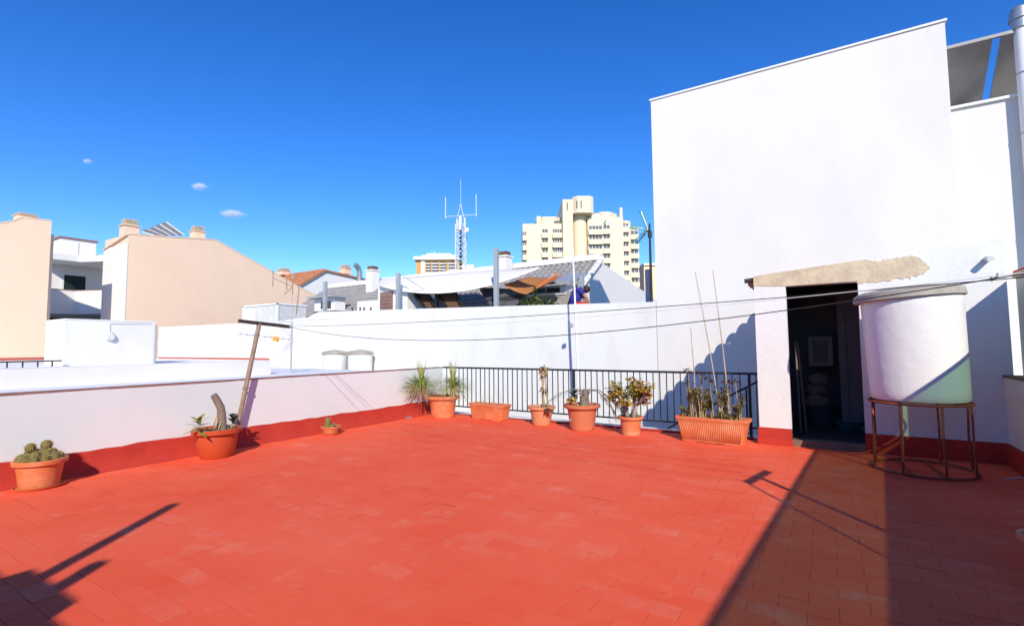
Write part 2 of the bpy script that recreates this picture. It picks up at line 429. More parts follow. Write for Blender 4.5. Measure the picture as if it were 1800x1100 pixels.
# tilted metal canopy on the wing roof
cn = thing('roof_canopy', (3.2, 13.2, 6.0), 'grey tilted metal sheets of a canopy above the white wing', 'canopy')
for x0, x1 in ((2.20, 2.86), (2.98, 4.6)):
    h = MB(); lo = 6.03; vs = [(x0, 13.6, lo), (x1, 13.6, lo), (x1, 12.3, 7.08), (x0, 12.3, 7.08)]
    h.prism(vs, (0, .04, .05)); part('metal_sheet', h, 'steel_sheet', cn)
h = MB(); h.obox((2.2, 12.33, 7.12), (4.6, 12.33, 7.12), .06, .06); part('front_beam', h, 'steel_sheet', cn)
for xx in (2.23, 4.5):
    h = MB(); h.box((xx-.025, 12.66, 6.0), (xx+.025, 12.71, 6.78)); part('post', h, 'white_metal', cn)
# flue pipe
fp = thing('flue_pipe', (3.26, 12.36, 2.0), 'tall white flue pipe with metal cowl at the right edge', 'pipe')
h = MB(); h.tube([(3.26, 12.36, -2), (3.26, 12.36, 5), (3.26, 12.36, 7.15)], .11, 20); part('pipe', h, 'white_metal', fp, smooth=True, autos=50)
h = MB(); h.tube([(3.26, 12.36, 7.15), (3.26, 12.36, 7.32)], .14, 20); h.tube([(3.26, 12.36, 7.32), (3.26, 12.36, 7.50)], [.165, .15], 20); h.ico((3.26, 12.36, 7.5), .15, 2, 0, (1,1,.6)); part('cowl', h, 'galv', fp, smooth=True, autos=50)
for zz_ in (3.4, 5.2, 6.3):
    h = MB(); h.tube([(3.26, 12.36, zz_), (3.26, 12.36, zz_+.03)], .117, 20); part('joint_band', h, 'galv', fp)

# ------------------------------------------------------------------ shed
sh = thing('rooftop_shed', (.5, 10, 0), 'white rooftop shed with open dark doorway and bare cement lintel', 'shed')
XL, XE = -.88, 1.87
DL, DR, DB, DT = -.465, .40, .09, 2.285
def ztop(x_): return 2.485 + (x_-XL)*(2.70-2.485)/(XE-XL)
T = .16
w = MB()
w.prism([(XL, YS, -.02), (DL, YS, -.02), (DL, YS, ztop(DL)), (XL, YS, ztop(XL))], (0, T, 0))
w.prism([(DR, YS, -.02), (XE, YS, -.02), (XE, YS, ztop(XE)), (DR, YS, ztop(DR))], (0, T, 0))
w.prism([(DL, YS, DT), (DR, YS, DT), (DR, YS, ztop(DR)), (DL, YS, ztop(DL))], (0, T, 0))
part('front_wall', w, 'white_old', sh)
w = MB(); w.box((XL+.001, YS+T+.001, -2.6), (XL+.15, YW-.03, 2.30)); part('side_wall', w, 'white', sh)
w = MB(); w.box((XE-.15, YS+T+.001, -.02), (XE-.002, YW-.03, 2.50)); part('side_wall', w, 'white', sh)
w = MB(); w.box((XL+.16, 10.6, 0), (XE-.16, 10.7, 2.30)); part('back_wall', w, 'room_wall_shaded', sh)
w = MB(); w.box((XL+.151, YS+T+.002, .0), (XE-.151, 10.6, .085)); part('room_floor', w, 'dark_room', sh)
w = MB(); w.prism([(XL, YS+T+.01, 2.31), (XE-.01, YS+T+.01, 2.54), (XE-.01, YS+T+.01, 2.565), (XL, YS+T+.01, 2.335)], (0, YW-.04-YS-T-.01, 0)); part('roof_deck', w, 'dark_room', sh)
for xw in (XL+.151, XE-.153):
    w = MB(); w.box((xw, YS+T+.003, .086), (xw+.002, 10.6, 2.30)); part('shade_lining', w, 'room_wall_shaded', sh)  # thin dark sheets added over the white walls to imitate the unlit room
st = MB(); st.box((DL+.002, YS-.02, -.01), (DR-.002, YS+T, .09)); part('door_step', st, 'coping_brown', sh, bevel=.01)
# roof tiles: clay barrel tiles running down to the left eave
tm = MB(); n_ = 8; vs = []
for e, rr_ in ((0, .125), (.5, .105)):
    for k in range(n_+1):
        t = math.pi*k/n_; vs.append((e, -math.cos(t)*rr_, math.sin(t)*rr_*.85))
tm.add(vs, [(k, k+1, n_+1+k+1, n_+1+k) for k in range(n_)])
tm.add([(v[0], v[1]*.87, v[2]*.87-.002) for v in vs], [(n_+1+k, n_+1+k+1, k+1, k) for k in range(n_)])
b0 = len(tm.v)//2
tm.f += [(k, b0+k, b0+k+1, k+1) for k in range(n_)]
tm = tm.mesh('roof_tile', smooth=True); tm.materials.append(M['clay_tile'])
sl = math.atan2(.22, XE-XL)
y = YS+T+.15
while y < YW-.1:
    for k in range(6):
        xx = XL-.10+k*.46; zz_ = 2.345+(xx-XL)*math.tan(sl)+.004*k
        inst('roof_tile', tm, Vector((xx, y+random.uniform(-.012, .012), zz_))-rootloc(sh), sh, (0, -sl+.02, 0))
    y += .30
# stub of old timber at the eave
w = MB(); w.tube([(XL-.13, YS+.03, 2.40), (XL+.02, YS+.05, 2.415)], .035, 8); part('eave_stub', w, 'dark_wood', sh)
# bare cement lintel with broken plaster edge
def jag(p, q, n, j):
    out = []
    for i in range(n):
        t = i/n; a = Vector(p).lerp(Vector(q), t); out.append((a.x+random.uniform(-j, j)*.5, a.z+random.uniform(-j, j)))
    return out
P = lambda x_, y_: fy(x_, y_, YS)
lo_ = [(p.x, p.z) for p in [P(1324, 503), P(1380, 503), P(1440, 499), P(1507, 494)]]
edge = lo_ + jag(P(1507, 499), P(1600, 488), 22, .016) + jag(P(1600, 488), P(1628, 480), 9, .02) + jag(P(1636, 472), P(1612, 448), 8, .016) + jag(P(1600, 450), P(1530, 460), 18, .014) + jag(P(1522, 456), P(1325, 485), 8, .003) + [(XL-.003, P(1325, 486).z)]
edge = [(max(XL-.003, e[0]), min(e[1], ztop(e[0])+.004)) for e in edge]
w = MB(); w.prism([(e[0], YS-.008, e[1]) for e in edge], (0, .012, 0)); part('cement_lintel', w, 'cement', sh)
# red plinth
w = MB(); w.box((XL-.02, YS-.03, 0), (DL+.0, YS+.12, .235)); part('plinth', w, 'red_paint_trim', sh, bevel=.008)
w = MB(); w.box((XL-.03, YS-.06, 0), (DL+.012, YS-.031, .10)); part('plinth', w, 'red_paint_trim', sh, bevel=.008)
w = MB(); w.box((DR-.01, YS-.03, 0), (XR, YS-.001, .25)); part('plinth', w, 'red_paint_trim', sh, bevel=.006)
# drain pipe stub and hook
p1 = P(1735, 458); w = MB(); w.tube([(p1.x, YS+.02, p1.z+.02), (p1.x, YS-.16, p1.z)], .034, 14); part('drain_stub', w, 'plastic_white', sh, smooth=True, autos=50)
p1 = P(1751, 487); w = MB(); w.tube([(p1.x, YS+.01, p1.z), (p1.x, YS-.05, p1.z), (p1.x, YS-.06, p1.z+.04)], .012, 8); part('wall_hook', w, 'galv', sh)

# things in the doorway
def lp(px_, py_, Y): return fy(px_, py_, Y)
lt = thing('lattice_panel', lp(1443, 640, 10.2), 'white plastic lattice panel propped inside the dark shed doorway', 'panel')
a = lp(1420, 592, 10.15); c = lp(1465, 643, 10.15)
x0, x1, z0, z1 = a.x, c.x, c.z, a.z
w = MB(); fw = .07
w.box((x0, 10.14, z0), (x1, 10.17, z0+fw)); w.box((x0, 10.14, z1-fw), (x1, 10.17, z1)); w.box((x0, 10.14, z0+fw), (x0+fw, 10.17, z1-fw)); w.box((x1-fw, 10.14, z0+fw), (x1, 10.17, z1-fw)); part('frame', w, 'panel_shaded', lt)
w = MB()
nx = 5
W_, H_ = x1-x0-2*fw, z1-z0-2*fw
for k in range(-6, 7):
    for s_ in (1, -1):
        pts_ = []
        for t in np.linspace(0, 1, 21):
            zz_ = z0+fw+H_*t; xx = (x0+x1)/2 + k*W_/6 + s_*(t-.5)*H_
            if x0+fw <= xx <= x1-fw: pts_.append((xx, 10.155, zz_))
        if len(pts_) > 1: w.obox(pts_[0], pts_[-1], .012, .012)
part('lattice', w, 'panel_shaded', lt)
bk = thing('laundry_basket', lp(1440, 745, 9.9), 'dark basket on the floor inside the shed doorway', 'basket')
c = lp(1444, 745, 9.9); c.z = .086
w = MB(); w.lathe([(.0, .005), (.22, .005), (.27, .30), (.285, .31), (.26, .30), (.20, .03)], c, 20); part('body', w, 'basket', bk)
for k in range(3):
    s_ = MB(); q = c+Vector((random.uniform(-.08, .08), random.uniform(-.05, .05), .38+.19*k)); s_.ico(q, .2-.02*k, 3, .09, (1, .8, .7))
    solo('sack', s_, 'sack', ['crumpled brown sack lying in the dark basket', 'crumpled brown sack in the middle of the heap above the basket', 'topmost crumpled brown sack below the lattice panel'][k], 'sack', 'sacks piled in the shed', smooth=True)
q = lp(1492, 742, 9.6); q.z = .086
w = MB(); w.lathe([(0, .01), (.16, .01), (.22, .14), (.235, .145), (.20, .14), (.15, .03), (0, .03)], q, 24); solo('basin', w, 'teal', 'teal plastic basin on the shed floor behind the tank', 'basin', smooth=True, autos=40)
for k, (xa, xb) in enumerate(((1408, 1398), (1418, 1402))):
    p1 = lp(xa, 760, 9.0); p2 = lp(xb, 600, 9.3); p1.z = .086
    w = MB(); w.tube([p1, p2], .014, 8); solo('broom_stick', w, 'stump', ['wooden stick leaning inside the doorway nearest the left jamb', 'second wooden stick leaning beside the left jamb of the doorway'][k], 'stick', 'sticks leaning in the shed')
dj = lp(1478, 560, 9.5); w = MB(); w.box((dj.x-.05, 9.5, .086), (dj.x+.05, 9.56, 2.3)); w.box((dj.x+.051, 9.52, .086), (XE-.16, 9.55, 2.3))
solo('inner_partition', w, 'room_wall_shaded', 'grey partition with pale post inside the shed', 'partition')

# ------------------------------------------------------------------ right side walls and green screen
rw = thing('side_wall', (2.0, 3, 0), 'low shaded white wall with brown coping at the right edge', 'wall')
w = MB(); w.box((XR, -6, -.35), (2.02, YS-.001, 1.03)); part('wall', w, 'white_old', rw)
w = MB(); w.box((XR-.01, -6, 1.03), (2.02, YS-.001, 1.055)); part('coping', w, 'coping_brown', rw)
w = MB(); w.box((XR-.03, -6, -.004), (XR-.001, YS-.031, .25)); part('skirting', w, 'red_paint_trim', rw)
hw = thing('high_side_wall', (2.1, 7.5, 0), 'higher pale wall stub with grey capping beside the shed', 'wall')
w = MB(); w.box((2.021, 6.7, -.3), (2.2, YS+.3, 2.23)); part('wall', w, 'white_old', hw)
w = MB(); w.box((1.99, 6.68, 2.23), (2.24, YS+.3, 2.30)); part('capping', w, 'cement', hw, bevel=.008)
w = MB(); w.box((2.0, YS-.1, 2.301), (2.2, YS+.3, 2.325)); part('red_edge', w, 'red_paint_trim', hw)
gs = thing('green_screen', (2.1, 2, 1.05), 'translucent green corrugated fibreglass screen standing on the side wall', 'screen')
zbs = lambda y_: 1.50+(4.46-y_)*.064
zts = lambda y_: 2.13+(4.7-y_)*.065
w = MB(); w.prism([(2.05, -2.2, 1.056), (2.05, 6.679, 1.056), (2.05, 6.679, zbs(6.679)), (2.05, -2.2, zbs(-2.2))], (.04, 0, 0)); part('base_board', w, 'dark_wood', gs)
w = MB(); n_ = 260; vs = []
for i in range(n_+1):
    yy = -2.2+8.87*i/n_; xx = 2.07+.012*math.sin(yy*2*math.pi/.15)
    vs += [(xx, yy, zbs(yy)), (xx, yy, zts(yy))]
w.add(vs, [(2*i, 2*i+2, 2*i+3, 2*i+1) for i in range(n_)]); part('corrugated_sheet', w, 'green_sheet', gs, smooth=True)
w = MB(); w.obox((2.07, -2.2, zts(-2.2)), (2.07, 6.67, zts(6.67)), .03, .03); part('top_rail', w, 'galv', gs)
for yy in (-2.2, 6.6):
    w = MB(); w.box((2.10, yy, 1.056), (2.14, yy+.04, zts(yy)-.01)); part('post', w, 'galv', gs)

# own house behind the camera: casts the stepped shadow at the lower left
oh = thing('stair_house', (-2, -5, 0), 'white stair house with two vent pipes behind the viewer', 'building')
def caster(x_, y_, h_):                     # floor shadow point -> top point of caster at height h_
    k = h_/math.tan(SUN_EL); return Vector((x_+k*math.sin(SUN_AZ), y_-k*math.cos(SUN_AZ), h_))
yw = 1.03-2.6/math.tan(SUN_EL)*math.cos(SUN_AZ)
w = MB(); w.box((-9.5, yw-4.5, -7), (2.0, yw, 2.6)); part('wall', w, 'white', oh)
a, e_ = caster(-4.52, 1.17, 2.7), caster(-3.72, 1.17, 2.7)
w = MB(); w.box((a.x, a.y-.8, 2.601), (e_.x, a.y, 2.70)); part('chimney_base', w, 'white', oh)
for sx_, sy_, ex_, ey_, r_ in ((-4.24, 1.17, -5.229, 2.271, .055), (-3.92, 1.12, -4.14, 1.491, .06)):
    t0 = caster(sx_, sy_, 2.65); hh = 2.65+math.hypot(ex_-sx_, ey_-sy_)*math.tan(SUN_EL)
    w = MB(); w.tube([(t0.x, t0.y-.1, 2.6), (t0.x, t0.y-.1, hh+.05)], r_, 12); part('vent_pipe', w, 'galv', oh)
w = MB(); w.box((-1.6, yw-.05, 0), (-.7, yw+.03, 2.05)); part('door', w, 'shutter', oh)

# ------------------------------------------------------------------ water tank and stand
TC = Vector((.875, 7.37, 0)); KT = .915
tk = thing('water_tank', TC+Vector((0,0,.775)), 'large white cylindrical water tank with grey lid on rusty stand', 'tank')
w = MB(); prof = [(0, .795), (.42, .795), (.475, .80), (.495, .83), (.50, .9)] + [(.50+.022*t, .9+1.07*t) for t in np.linspace(.1, 1, 10)] + [(.51, 1.985), (0, 1.985)]
w.lathe([(r_*KT, z_) for r_, z_ in prof], TC, 56)
for v in w.v: v.x -= (v.z-.8)*.025
part('body', w, 'tank_white', tk, smooth=True, autos=40)
w = MB(); w.lathe([(r_*KT, z_) for r_, z_ in [(.0, 1.99), (.54, 1.985), (.565, 1.95), (.575, 1.955), (.565, 2.03), (.50, 2.065), (.25, 2.10), (0, 2.11)]], TC, 48, .006)
for v in w.v:
    v.z += (v.x-TC.x)*.06; v.x -= .05
part('lid', w, 'grey_lid', tk, smooth=True, autos=40)
ts = thing('tank_stand', TC, 'rusty round iron stand of thin rods under the water tank', 'stand')
ring = lambda r_, z_: [TC+Vector((KT*r_*math.cos(t), KT*r_*math.sin(t), z_)) for t in np.linspace(0, 2*math.pi, 49)]
w = MB(); w.tube(ring(.515, .775), .014, 8, False); part('top_ring', w, 'rust', ts, smooth=True)
w = MB(); w.tube(ring(.52, .02), .014, 8, False); part('bottom_ring', w, 'rust', ts, smooth=True)
for k in range(8):
    t = 2*math.pi*k/8+.30; d = Vector((math.cos(t), math.sin(t), 0))*KT
    w = MB(); w.tube([TC+d*.52+Vector((0,0,.02)), TC+d*.505+Vector((random.uniform(-.008, .008), random.uniform(-.008, .008), .4)), TC+d*.51+Vector((0,0,.775))], .012, 8); part('leg', w, 'rust', ts, smooth=True)
for k in range(2):
    w = MB(); w.tube([TC+Vector((-.44, -.12+.26*k, .775)), TC+Vector((.44, -.12+.26*k, .775))], .012, 8); part('cross_bar', w, 'rust', ts)
for k in range(2):
    w = MB(); w.tube([TC+Vector((-.12+.28*k, -.44, .02)), TC+Vector((-.2+.28*k, .42, .02))], .010, 8); part('cross_bar', w, 'rust', ts)

# ------------------------------------------------------------------ clothes-line posts and lines
tp = thing('clothesline_post', (XP+.2, 4.06, 0), 'rusty T-shaped clothesline post leaning against the left parapet', 'post')
foot = Vector((XP+.10, 4.02, .22)); head = Vector((XP+.16, 4.29, 1.82))
w = MB(); w.tube([foot, head], .032, 12); part('upright', w, 'rust_pole', tp, smooth=True, autos=50)
w = MB(); q = foot.lerp(head, .40); w.tube([q-Vector((0,0,.008)), q+Vector((0,0,.008))], .046, 12); part('clamp', w, 'rust_pole', tp)
bl0, bl1 = fx(420, 564, head.x), fx(508, 574, head.x)
w = MB(); w.obox(bl0, bl1, .05, .05); part('crossbar', w, 'dark_wood', tp)
w = MB(); w.ico(bl1, .035, 1); part('bar_tip', w, 'post_steel', tp)
S1, S2 = fz(1313, 848), fz(1350, 828); HB = 1.80
b1, b2 = caster(S1.x, S1.y, HB), caster(S2.x, S2.y, HB)
tp2 = thing('clothesline_post', ((b1.x+b2.x)/2, (b1.y+b2.y)/2, 0), 'T-shaped clothesline post casting its shadow on the floor near the tank', 'post')
mid = (b1+b2)/2
w = MB(); w.tube([(mid.x+.05, mid.y+.05, 0), mid], .03, 12); part('upright', w, 'rust_pole', tp2)
w = MB(); w.obox(b1, b2, .05, .05); part('crossbar', w, 'dark_wood', tp2)
gq = fz(1835, 1127); w = MB(); w.tube([b1, gq], .013, 6); part('guy_wire', w, 'wire', tp2)
def sag_line(p, q, s_, n=28): return [Vector(p).lerp(Vector(q), t)-Vector((0,0, 4*s_*t*(1-t))) for t in np.linspace(0, 1, n)]
e1 = bl1+Vector((.02, 0, 0)); e0 = bl1+Vector((.02, -.10, .01))
for p_, q_, s_, r_, m_, lb in ((e1, b2+Vector((0,.02,.035)), .06, .0035, 'wire', 'upper black clothesline wire running across the terrace'),
                              (e0, b1+Vector((0,.02,.03)), .30, .0035, 'wire', 'lower sagging black clothesline wire across the terrace'),
                              (e1+Vector((0,.01,-.02)), (b1+b2)/2+Vector((0,.02,.04)), .12, .0025, 'rope_white', 'thin pale cord between the two black clothesline wires')):
    w = MB(); w.tube(sag_line(p_, q_, s_), r_, 6); solo('clothesline', w, m_, lb, 'clothesline', 'clotheslines over the terrace')

# ------------------------------------------------------------------ pots
def pot(root, c, rt, rb, h, m_, rim=.05, n=36, belly=0, saucer=False, lip=.02):
    z = 0.012 if saucer else 0.0
    prof = [(0, z+.004), (rb*.98, z+.004), (rb, z+.012)]
    for t in np.linspace(.1, 1, 6): prof.append((rb+(rt-lip*1.6-rb)*t + belly*math.sin(math.pi*t), z+h*t*.8))
    prof += [(rt-lip*.9, z+h*.82), (rt-lip*.9, z+h*.86), (rt-lip*.4, z+h-rim), (rt, z+h-rim*.9), (rt+.003, z+h-rim*.15), (rt-.006, z+h), (rt-lip*1.6, z+h), (rt-lip*1.9, z+h-.05), (rt*.9-lip, z+h*.7)]
    w = MB(); w.lathe(prof, c, n); part('pot', w, m_, root, smooth=True, autos=35)
    w = MB(); k = 20; ri = rt-lip*1.75
    vs = [Vector(c)+Vector((0,0,z+h-.035))]; fs = []
    for j in (1, 2, 3):
        for i in range(k):
            t = 2*math.pi*i/k; vs.append(Vector(c)+Vector((ri*j/3*math.cos(t), ri*j/3*math.sin(t), z+h-.04+random.uniform(-.008, .014)*(j < 3))))
    fs += [(0, 1+i, 1+(i+1) % k) for i in range(k)]
    for j in range(2): fs += [(1+j*k+i, 1+(j+1)*k+i, 1+(j+1)*k+(i+1) % k, 1+j*k+(i+1) % k) for i in range(k)]
    w.add(vs, fs); part('soil', w, 'soil', root)
    if saucer:
        w = MB(); w.lathe([(0, .002), (rb+.02, .002), (rb+.045, .03), (rb+.05, .03), (rb+.03, .010), (0, .010)], c, n); part('saucer', w, m_, root, smooth=True, autos=35)
    return Vector(c)+Vector((0,0,z+h-.035))
def rnd(a): return random.uniform(-a, a)

# cactus pot at far left
c = Vector((-7.10, 1.85, 0)); p = thing('cactus_pot', c, 'terracotta pot crowded with round cacti at the far left', 'potted plant', 'terrace pots')
s0 = pot(p, c, .225, .16, .29, 'pot', saucer=True)
balls = [(0, .0, .058, .04)] + [(2*math.pi*i/6+.3, .085, random.uniform(.045, .054), random.uniform(.03, .06)) for i in range(6)] + [(2*math.pi*i/11, .15, random.uniform(.04, .052), .015) for i in range(11)] + [(1.9, .05, .05, .135), (4.9, .09, .046, .13)]
for k, (a, r_, br, hh) in enumerate(balls):
    q = s0+Vector((r_*math.cos(a), r_*math.sin(a), hh+br*.6)); w = MB(); w.lathe([(0.001, -br)] + [(br*math.sin(t), -br*math.cos(t)*1.1) for t in np.linspace(.3, math.pi-.05, 9)], q, 24)
    n0 = len(w.v)
    for i, v in enumerate(w.v):
        d = v-q; d2 = Vector((d.x, d.y, 0)); kk = i % 24
        if kk % 2 == 0 and d2.length > .005: v.x -= d.x*.17; v.y -= d.y*.17
    b = part('cactus', w, 'cactus', p, smooth=True)
    sp = MB()
    for j in range(260):
        u_ = rnd(1); t = random.uniform(0, 2*math.pi); d = Vector((math.sqrt(1-u_*u_)*math.cos(t), math.sqrt(1-u_*u_)*math.sin(t), u_))
        if d.z < -.3: continue
        o_ = q+d*br*1.0; e_ = o_+(d+Vector((rnd(.5), rnd(.5), rnd(.5))))*.024; sd_ = d.cross(Vector((rnd(1), rnd(1), 1))).normalized()*.0013
        sp.add([o_-sd_, o_+sd_, e_], [(0, 1, 2)])
    part('spines', sp, 'cactus_spine', b, kind='stuff')

# big dark pot with cut stump
c = Vector((-6.99, 3.60, 0)); p = thing('stump_pot', c, 'glossy dark terracotta pot with a bare cut trunk and small succulents', 'potted plant', 'terrace pots')
s0 = pot(p, c, .30, .19, .38, 'pot_dark', rim=.06, belly=.02, lip=.035)
w = MB(); pth = [s0+Vector((.02, .06, -.03)), s0+Vector((.02, .05, .15)), s0+Vector((.02, .03, .30)), s0+Vector((.0, -.02, .42)), s0+Vector((-.0, -.06, .48))]
w.tube(pth, [.062, .056, .05, .045, .042], 14)
for v in w.v: v += Vector((rnd(.004), rnd(.004), rnd(.004)))
part('trunk', w, 'stump', p, smooth=True, autos=60)
w = MB()
for k in range(9):
    a = s0+Vector((rnd(.1), -.02+rnd(.08), 0)); w.leaf(a, (rnd(.2), .25+rnd(.15), 1), random.uniform(.16, .27), .03, .1)
part('dry_leaves', w, 'straw', p)
w = MB()
for k in range(26):
    a = s0+Vector((rnd(.2), rnd(.22), .0)); w.leaf(a, (rnd(1), rnd(1), .5), random.uniform(.05, .1), .03, .5)
part('litter', w, 'straw', p)
w = MB(); q = s0+Vector((.10, -.28, .04))
for k in range(15):
    t = 2*math.pi*k*.381; e_ = .1+.9*(k/15); w.leaf(q+Vector((0,0,.01*k)), (math.cos(t), math.sin(t), -.2+1.1*(k/15)), .21-.005*k, .055, .35)
part('rosette', w, 'leaf_yellow', p)
w = MB(); q = s0+Vector((.02, .20, .06))
for k in range(12):
    t = 2*math.pi*k*.381; w.leaf(q+Vector((0,0,.008*k)), (math.cos(t), math.sin(t), .3+.8*(k/12)), .12, .05, .4)
part('rosette', w, 'leaf_dark', p)
w = MB()
for k in range(8): w.leaf(s0+Vector((.08+rnd(.05), .16+rnd(.06), .02)), (rnd(1), rnd(1), .5), .10, .035, .5)
part('succulent', w, 'straw', p)

# small cactus bowl
c = Vector((-7.10, 5.52, 0)); p = thing('cactus_bowl', c, 'small shallow terracotta bowl with a little cactus by the parapet', 'potted plant', 'terrace pots')
s0 = pot(p, c, .165, .11, .12, 'pot', rim=.025, saucer=True, lip=.012)
for k, (dx, dy, r_, hh) in enumerate([(-.0, -.07, .045, .20), (.03, -.02, .05, .08), (0, .04, .05, .07), (.03, .09, .04, .05), (-.04, .02, .045, .09)]):
    q = s0+Vector((dx, dy, -.01)); w = MB(); w.lathe([(r_, 0), (r_*1.05, hh*.4), (r_*.95, hh*.75), (r_*.6, hh*.95), (.002, hh)], q, 14, .06); b = part('cactus', w, 'cactus', p, smooth=True)
    sp = MB()
    for j in range(130):
        t = random.uniform(0, 6.28); z_ = random.uniform(.0, hh); d = Vector((math.cos(t), math.sin(t), rnd(.5)+.2)); o_ = q+Vector((d.x*r_*.95, d.y*r_*.95, z_)); sd_ = d.cross(Vector((rnd(1), rnd(1), 1))).normalized()*.0015
        sp.add([o_-sd_, o_+sd_, o_+d*.022], [(0, 1, 2)])
    part('spines', sp, 'cactus_spine', b, kind='stuff')

# drain cover
q = fz(712, 734); w = MB(); w.lathe([(0, .03), (.13, .028), (.17, .012), (.175, 0)], Vector((q.x, q.y, 0)), 20)
for v in w.v: v.x = q.x+(v.x-q.x)*.6; v.y = q.y+(v.y-q.y)*1.5
solo('floor_drain_cover', w, 'galv', 'flat grey weathered cover on the floor by the parapet corner', 'cover')

# two ponytail palms in a big pot
c = Vector((-6.74, 7.98, 0)); p = thing('palm_pot', c, 'big orange pot with two drooping ponytail palms in the corner', 'potted plant', 'terrace pots')
s0 = pot(p, c, .335, .235, .44, 'pot', rim=.06, lip=.04)
for (dx, dy, hh, seed) in ((-.25, -.20, .26, 3), (.17, .10, .24, 5)):
    rg = random.Random(seed); base = s0+Vector((dx, dy, -.02)); lean = Vector((-.42, -.22, 1)) if dx < 0 else Vector((.05, .0, 1))
    topv = base+lean*hh
    w = MB(); w.tube([base, base.lerp(topv, .4), topv], [.075, .05, .025], 10); part('trunk', w, 'palm_dry', p, smooth=True)
    for mat_, cnt, L0, L1, up in (('palm', 300, .40, .72, (.6, 2.0)), ('palm_dry', 110, .35, .62, (-.1, .6))):
        w = MB()
        for k in range(cnt):
            t = rg.uniform(0, 6.283); e_ = rg.uniform(*up); d = Vector((math.cos(t), math.sin(t), e_)); L = rg.uniform(L0, L1)
            w.leaf(topv+Vector((rg.uniform(-.015, .015), rg.uniform(-.015, .015), rg.uniform(-.1, .02))), d, L, .009, rg.uniform(1.6, 3.0), 0, 7)
        part('leaves', w, mat_, p, kind='stuff')
    w = MB()
    for k in range(45):
        t = rg.uniform(0, 6.283); d = Vector((math.cos(t)*.22, math.sin(t)*.22, 1)); w.leaf(topv, d, rg.uniform(.35, .60), .011, rg.uniform(.05, .35), 0, 5)
    part('young_leaves', w, 'leaf_yellow', p, kind='stuff')

def planter(root, c, L, W, H, rz, m_, ribs=0):
    c = Vector(c); cr, sr_ = math.cos(rz), math.sin(rz)
    def tf(v): return c+Vector((v[0]*cr-v[1]*sr_, v[0]*sr_+v[1]*cr, v[2]))
    def loop(l, w_, z, rr=.035, n=4):
        out = []
        for qx, qy, a0 in ((1,1,0),(-1,1,90),(-1,-1,180),(1,-1,270)):
            for k in range(n):
                t = R(a0+90*k/(n-1)); out.append((qx*(l/2-rr)+rr*math.cos(t), qy*(w_/2-rr)+rr*math.sin(t), z))
        return out
    k_ = .84
    lv = [loop(L*k_, W*k_, .012), loop(L*k_+.004, W*k_+.004, .03), loop(L*.94, W*.93, H*.78), loop(L*.955, W*.945, H*.80), loop(L*.955, W*.945, H*.86), loop(L, W, H*.87), loop(L+.01, W+.01, H*.97), loop(L-.005, W-.005, H), loop(L-.05, W-.05, H), loop(L-.06, W-.06, H*.85)]
    n = len(lv[0]); w = MB(); vs = [tf(v) for l_ in lv for v in l_]; fs = [tuple(range(n))[::-1]]
    for i in range(len(lv)-1): fs += [(i*n+j, i*n+(j+1) % n, (i+1)*n+(j+1) % n, (i+1)*n+j) for j in range(n)]
    w.add(vs, fs); b = part('trough', w, m_, root, smooth=True, autos=32)
    w = MB()
    for sx in (-1, 1):
        q = [tf((sx*L*.30-L*.1, -W*.4, 0)), tf((sx*L*.30+L*.1, -W*.4, 0)), tf((sx*L*.30+L*.1, W*.4, 0)), tf((sx*L*.30-L*.1, W*.4, 0))]; w.prism(q, (0,0,.011))
    part('foot', w, m_, root)
    if ribs:
        for sy in (-1, 1):
            w = MB()
            for i in range(ribs):
                t = (i+.5)/ribs-.5
                p0 = tf((t*L*k_*.96, sy*(W*k_/2+.001), .035)); p1 = tf((t*L*.94*.96, sy*(W*.93/2-.001), H*.77)); w.tube([p0, p1], L*.94/ribs*.36, 6)
            part('ribs', w, m_, b, smooth=True, kind='stuff')
    w = MB(); nx_, ny_ = 16, 5; vs = []
    for i in range(nx_+1):
        for j in range(ny_+1): vs.append(tf(((i/nx_-.5)*(L-.055), (j/ny_-.5)*(W-.055), H*.9+random.uniform(-.008, .012))))
    w.add(vs, [(i*(ny_+1)+j, (i+1)*(ny_+1)+j, (i+1)*(ny_+1)+j+1, i*(ny_+1)+j+1) for i in range(nx_) for j in range(ny_)]); part('soil', w, 'soil', root)
    return tf
# trough with dried stalks
c = Vector((-5.72, 8.20, 0)); p = thing('planter_trough', c, 'small plain terracotta trough with dried twigs before the railing', 'potted plant', 'terrace pots')
tf = planter(p, c, .90, .31, .31, R(-6), 'pot')
w = MB()
for k in range(26):
    a = tf((rnd(.34), rnd(.1), .27)); w.tube([a, a+Vector((rnd(.04), rnd(.04), random.uniform(.05, .14))), a+Vector((rnd(.1), rnd(.08), random.uniform(.12, .30)))], [.002, .0016, .0008], 4)
part('dry_twigs', w, 'straw', p, kind='stuff')
w = MB()
for k in range(70): a = tf((rnd(.35), rnd(.11), .275)); w.leaf(a, (rnd(1), rnd(1), .5), random.uniform(.03, .07), .014, .5)
part('litter', w, 'straw', p, kind='stuff')

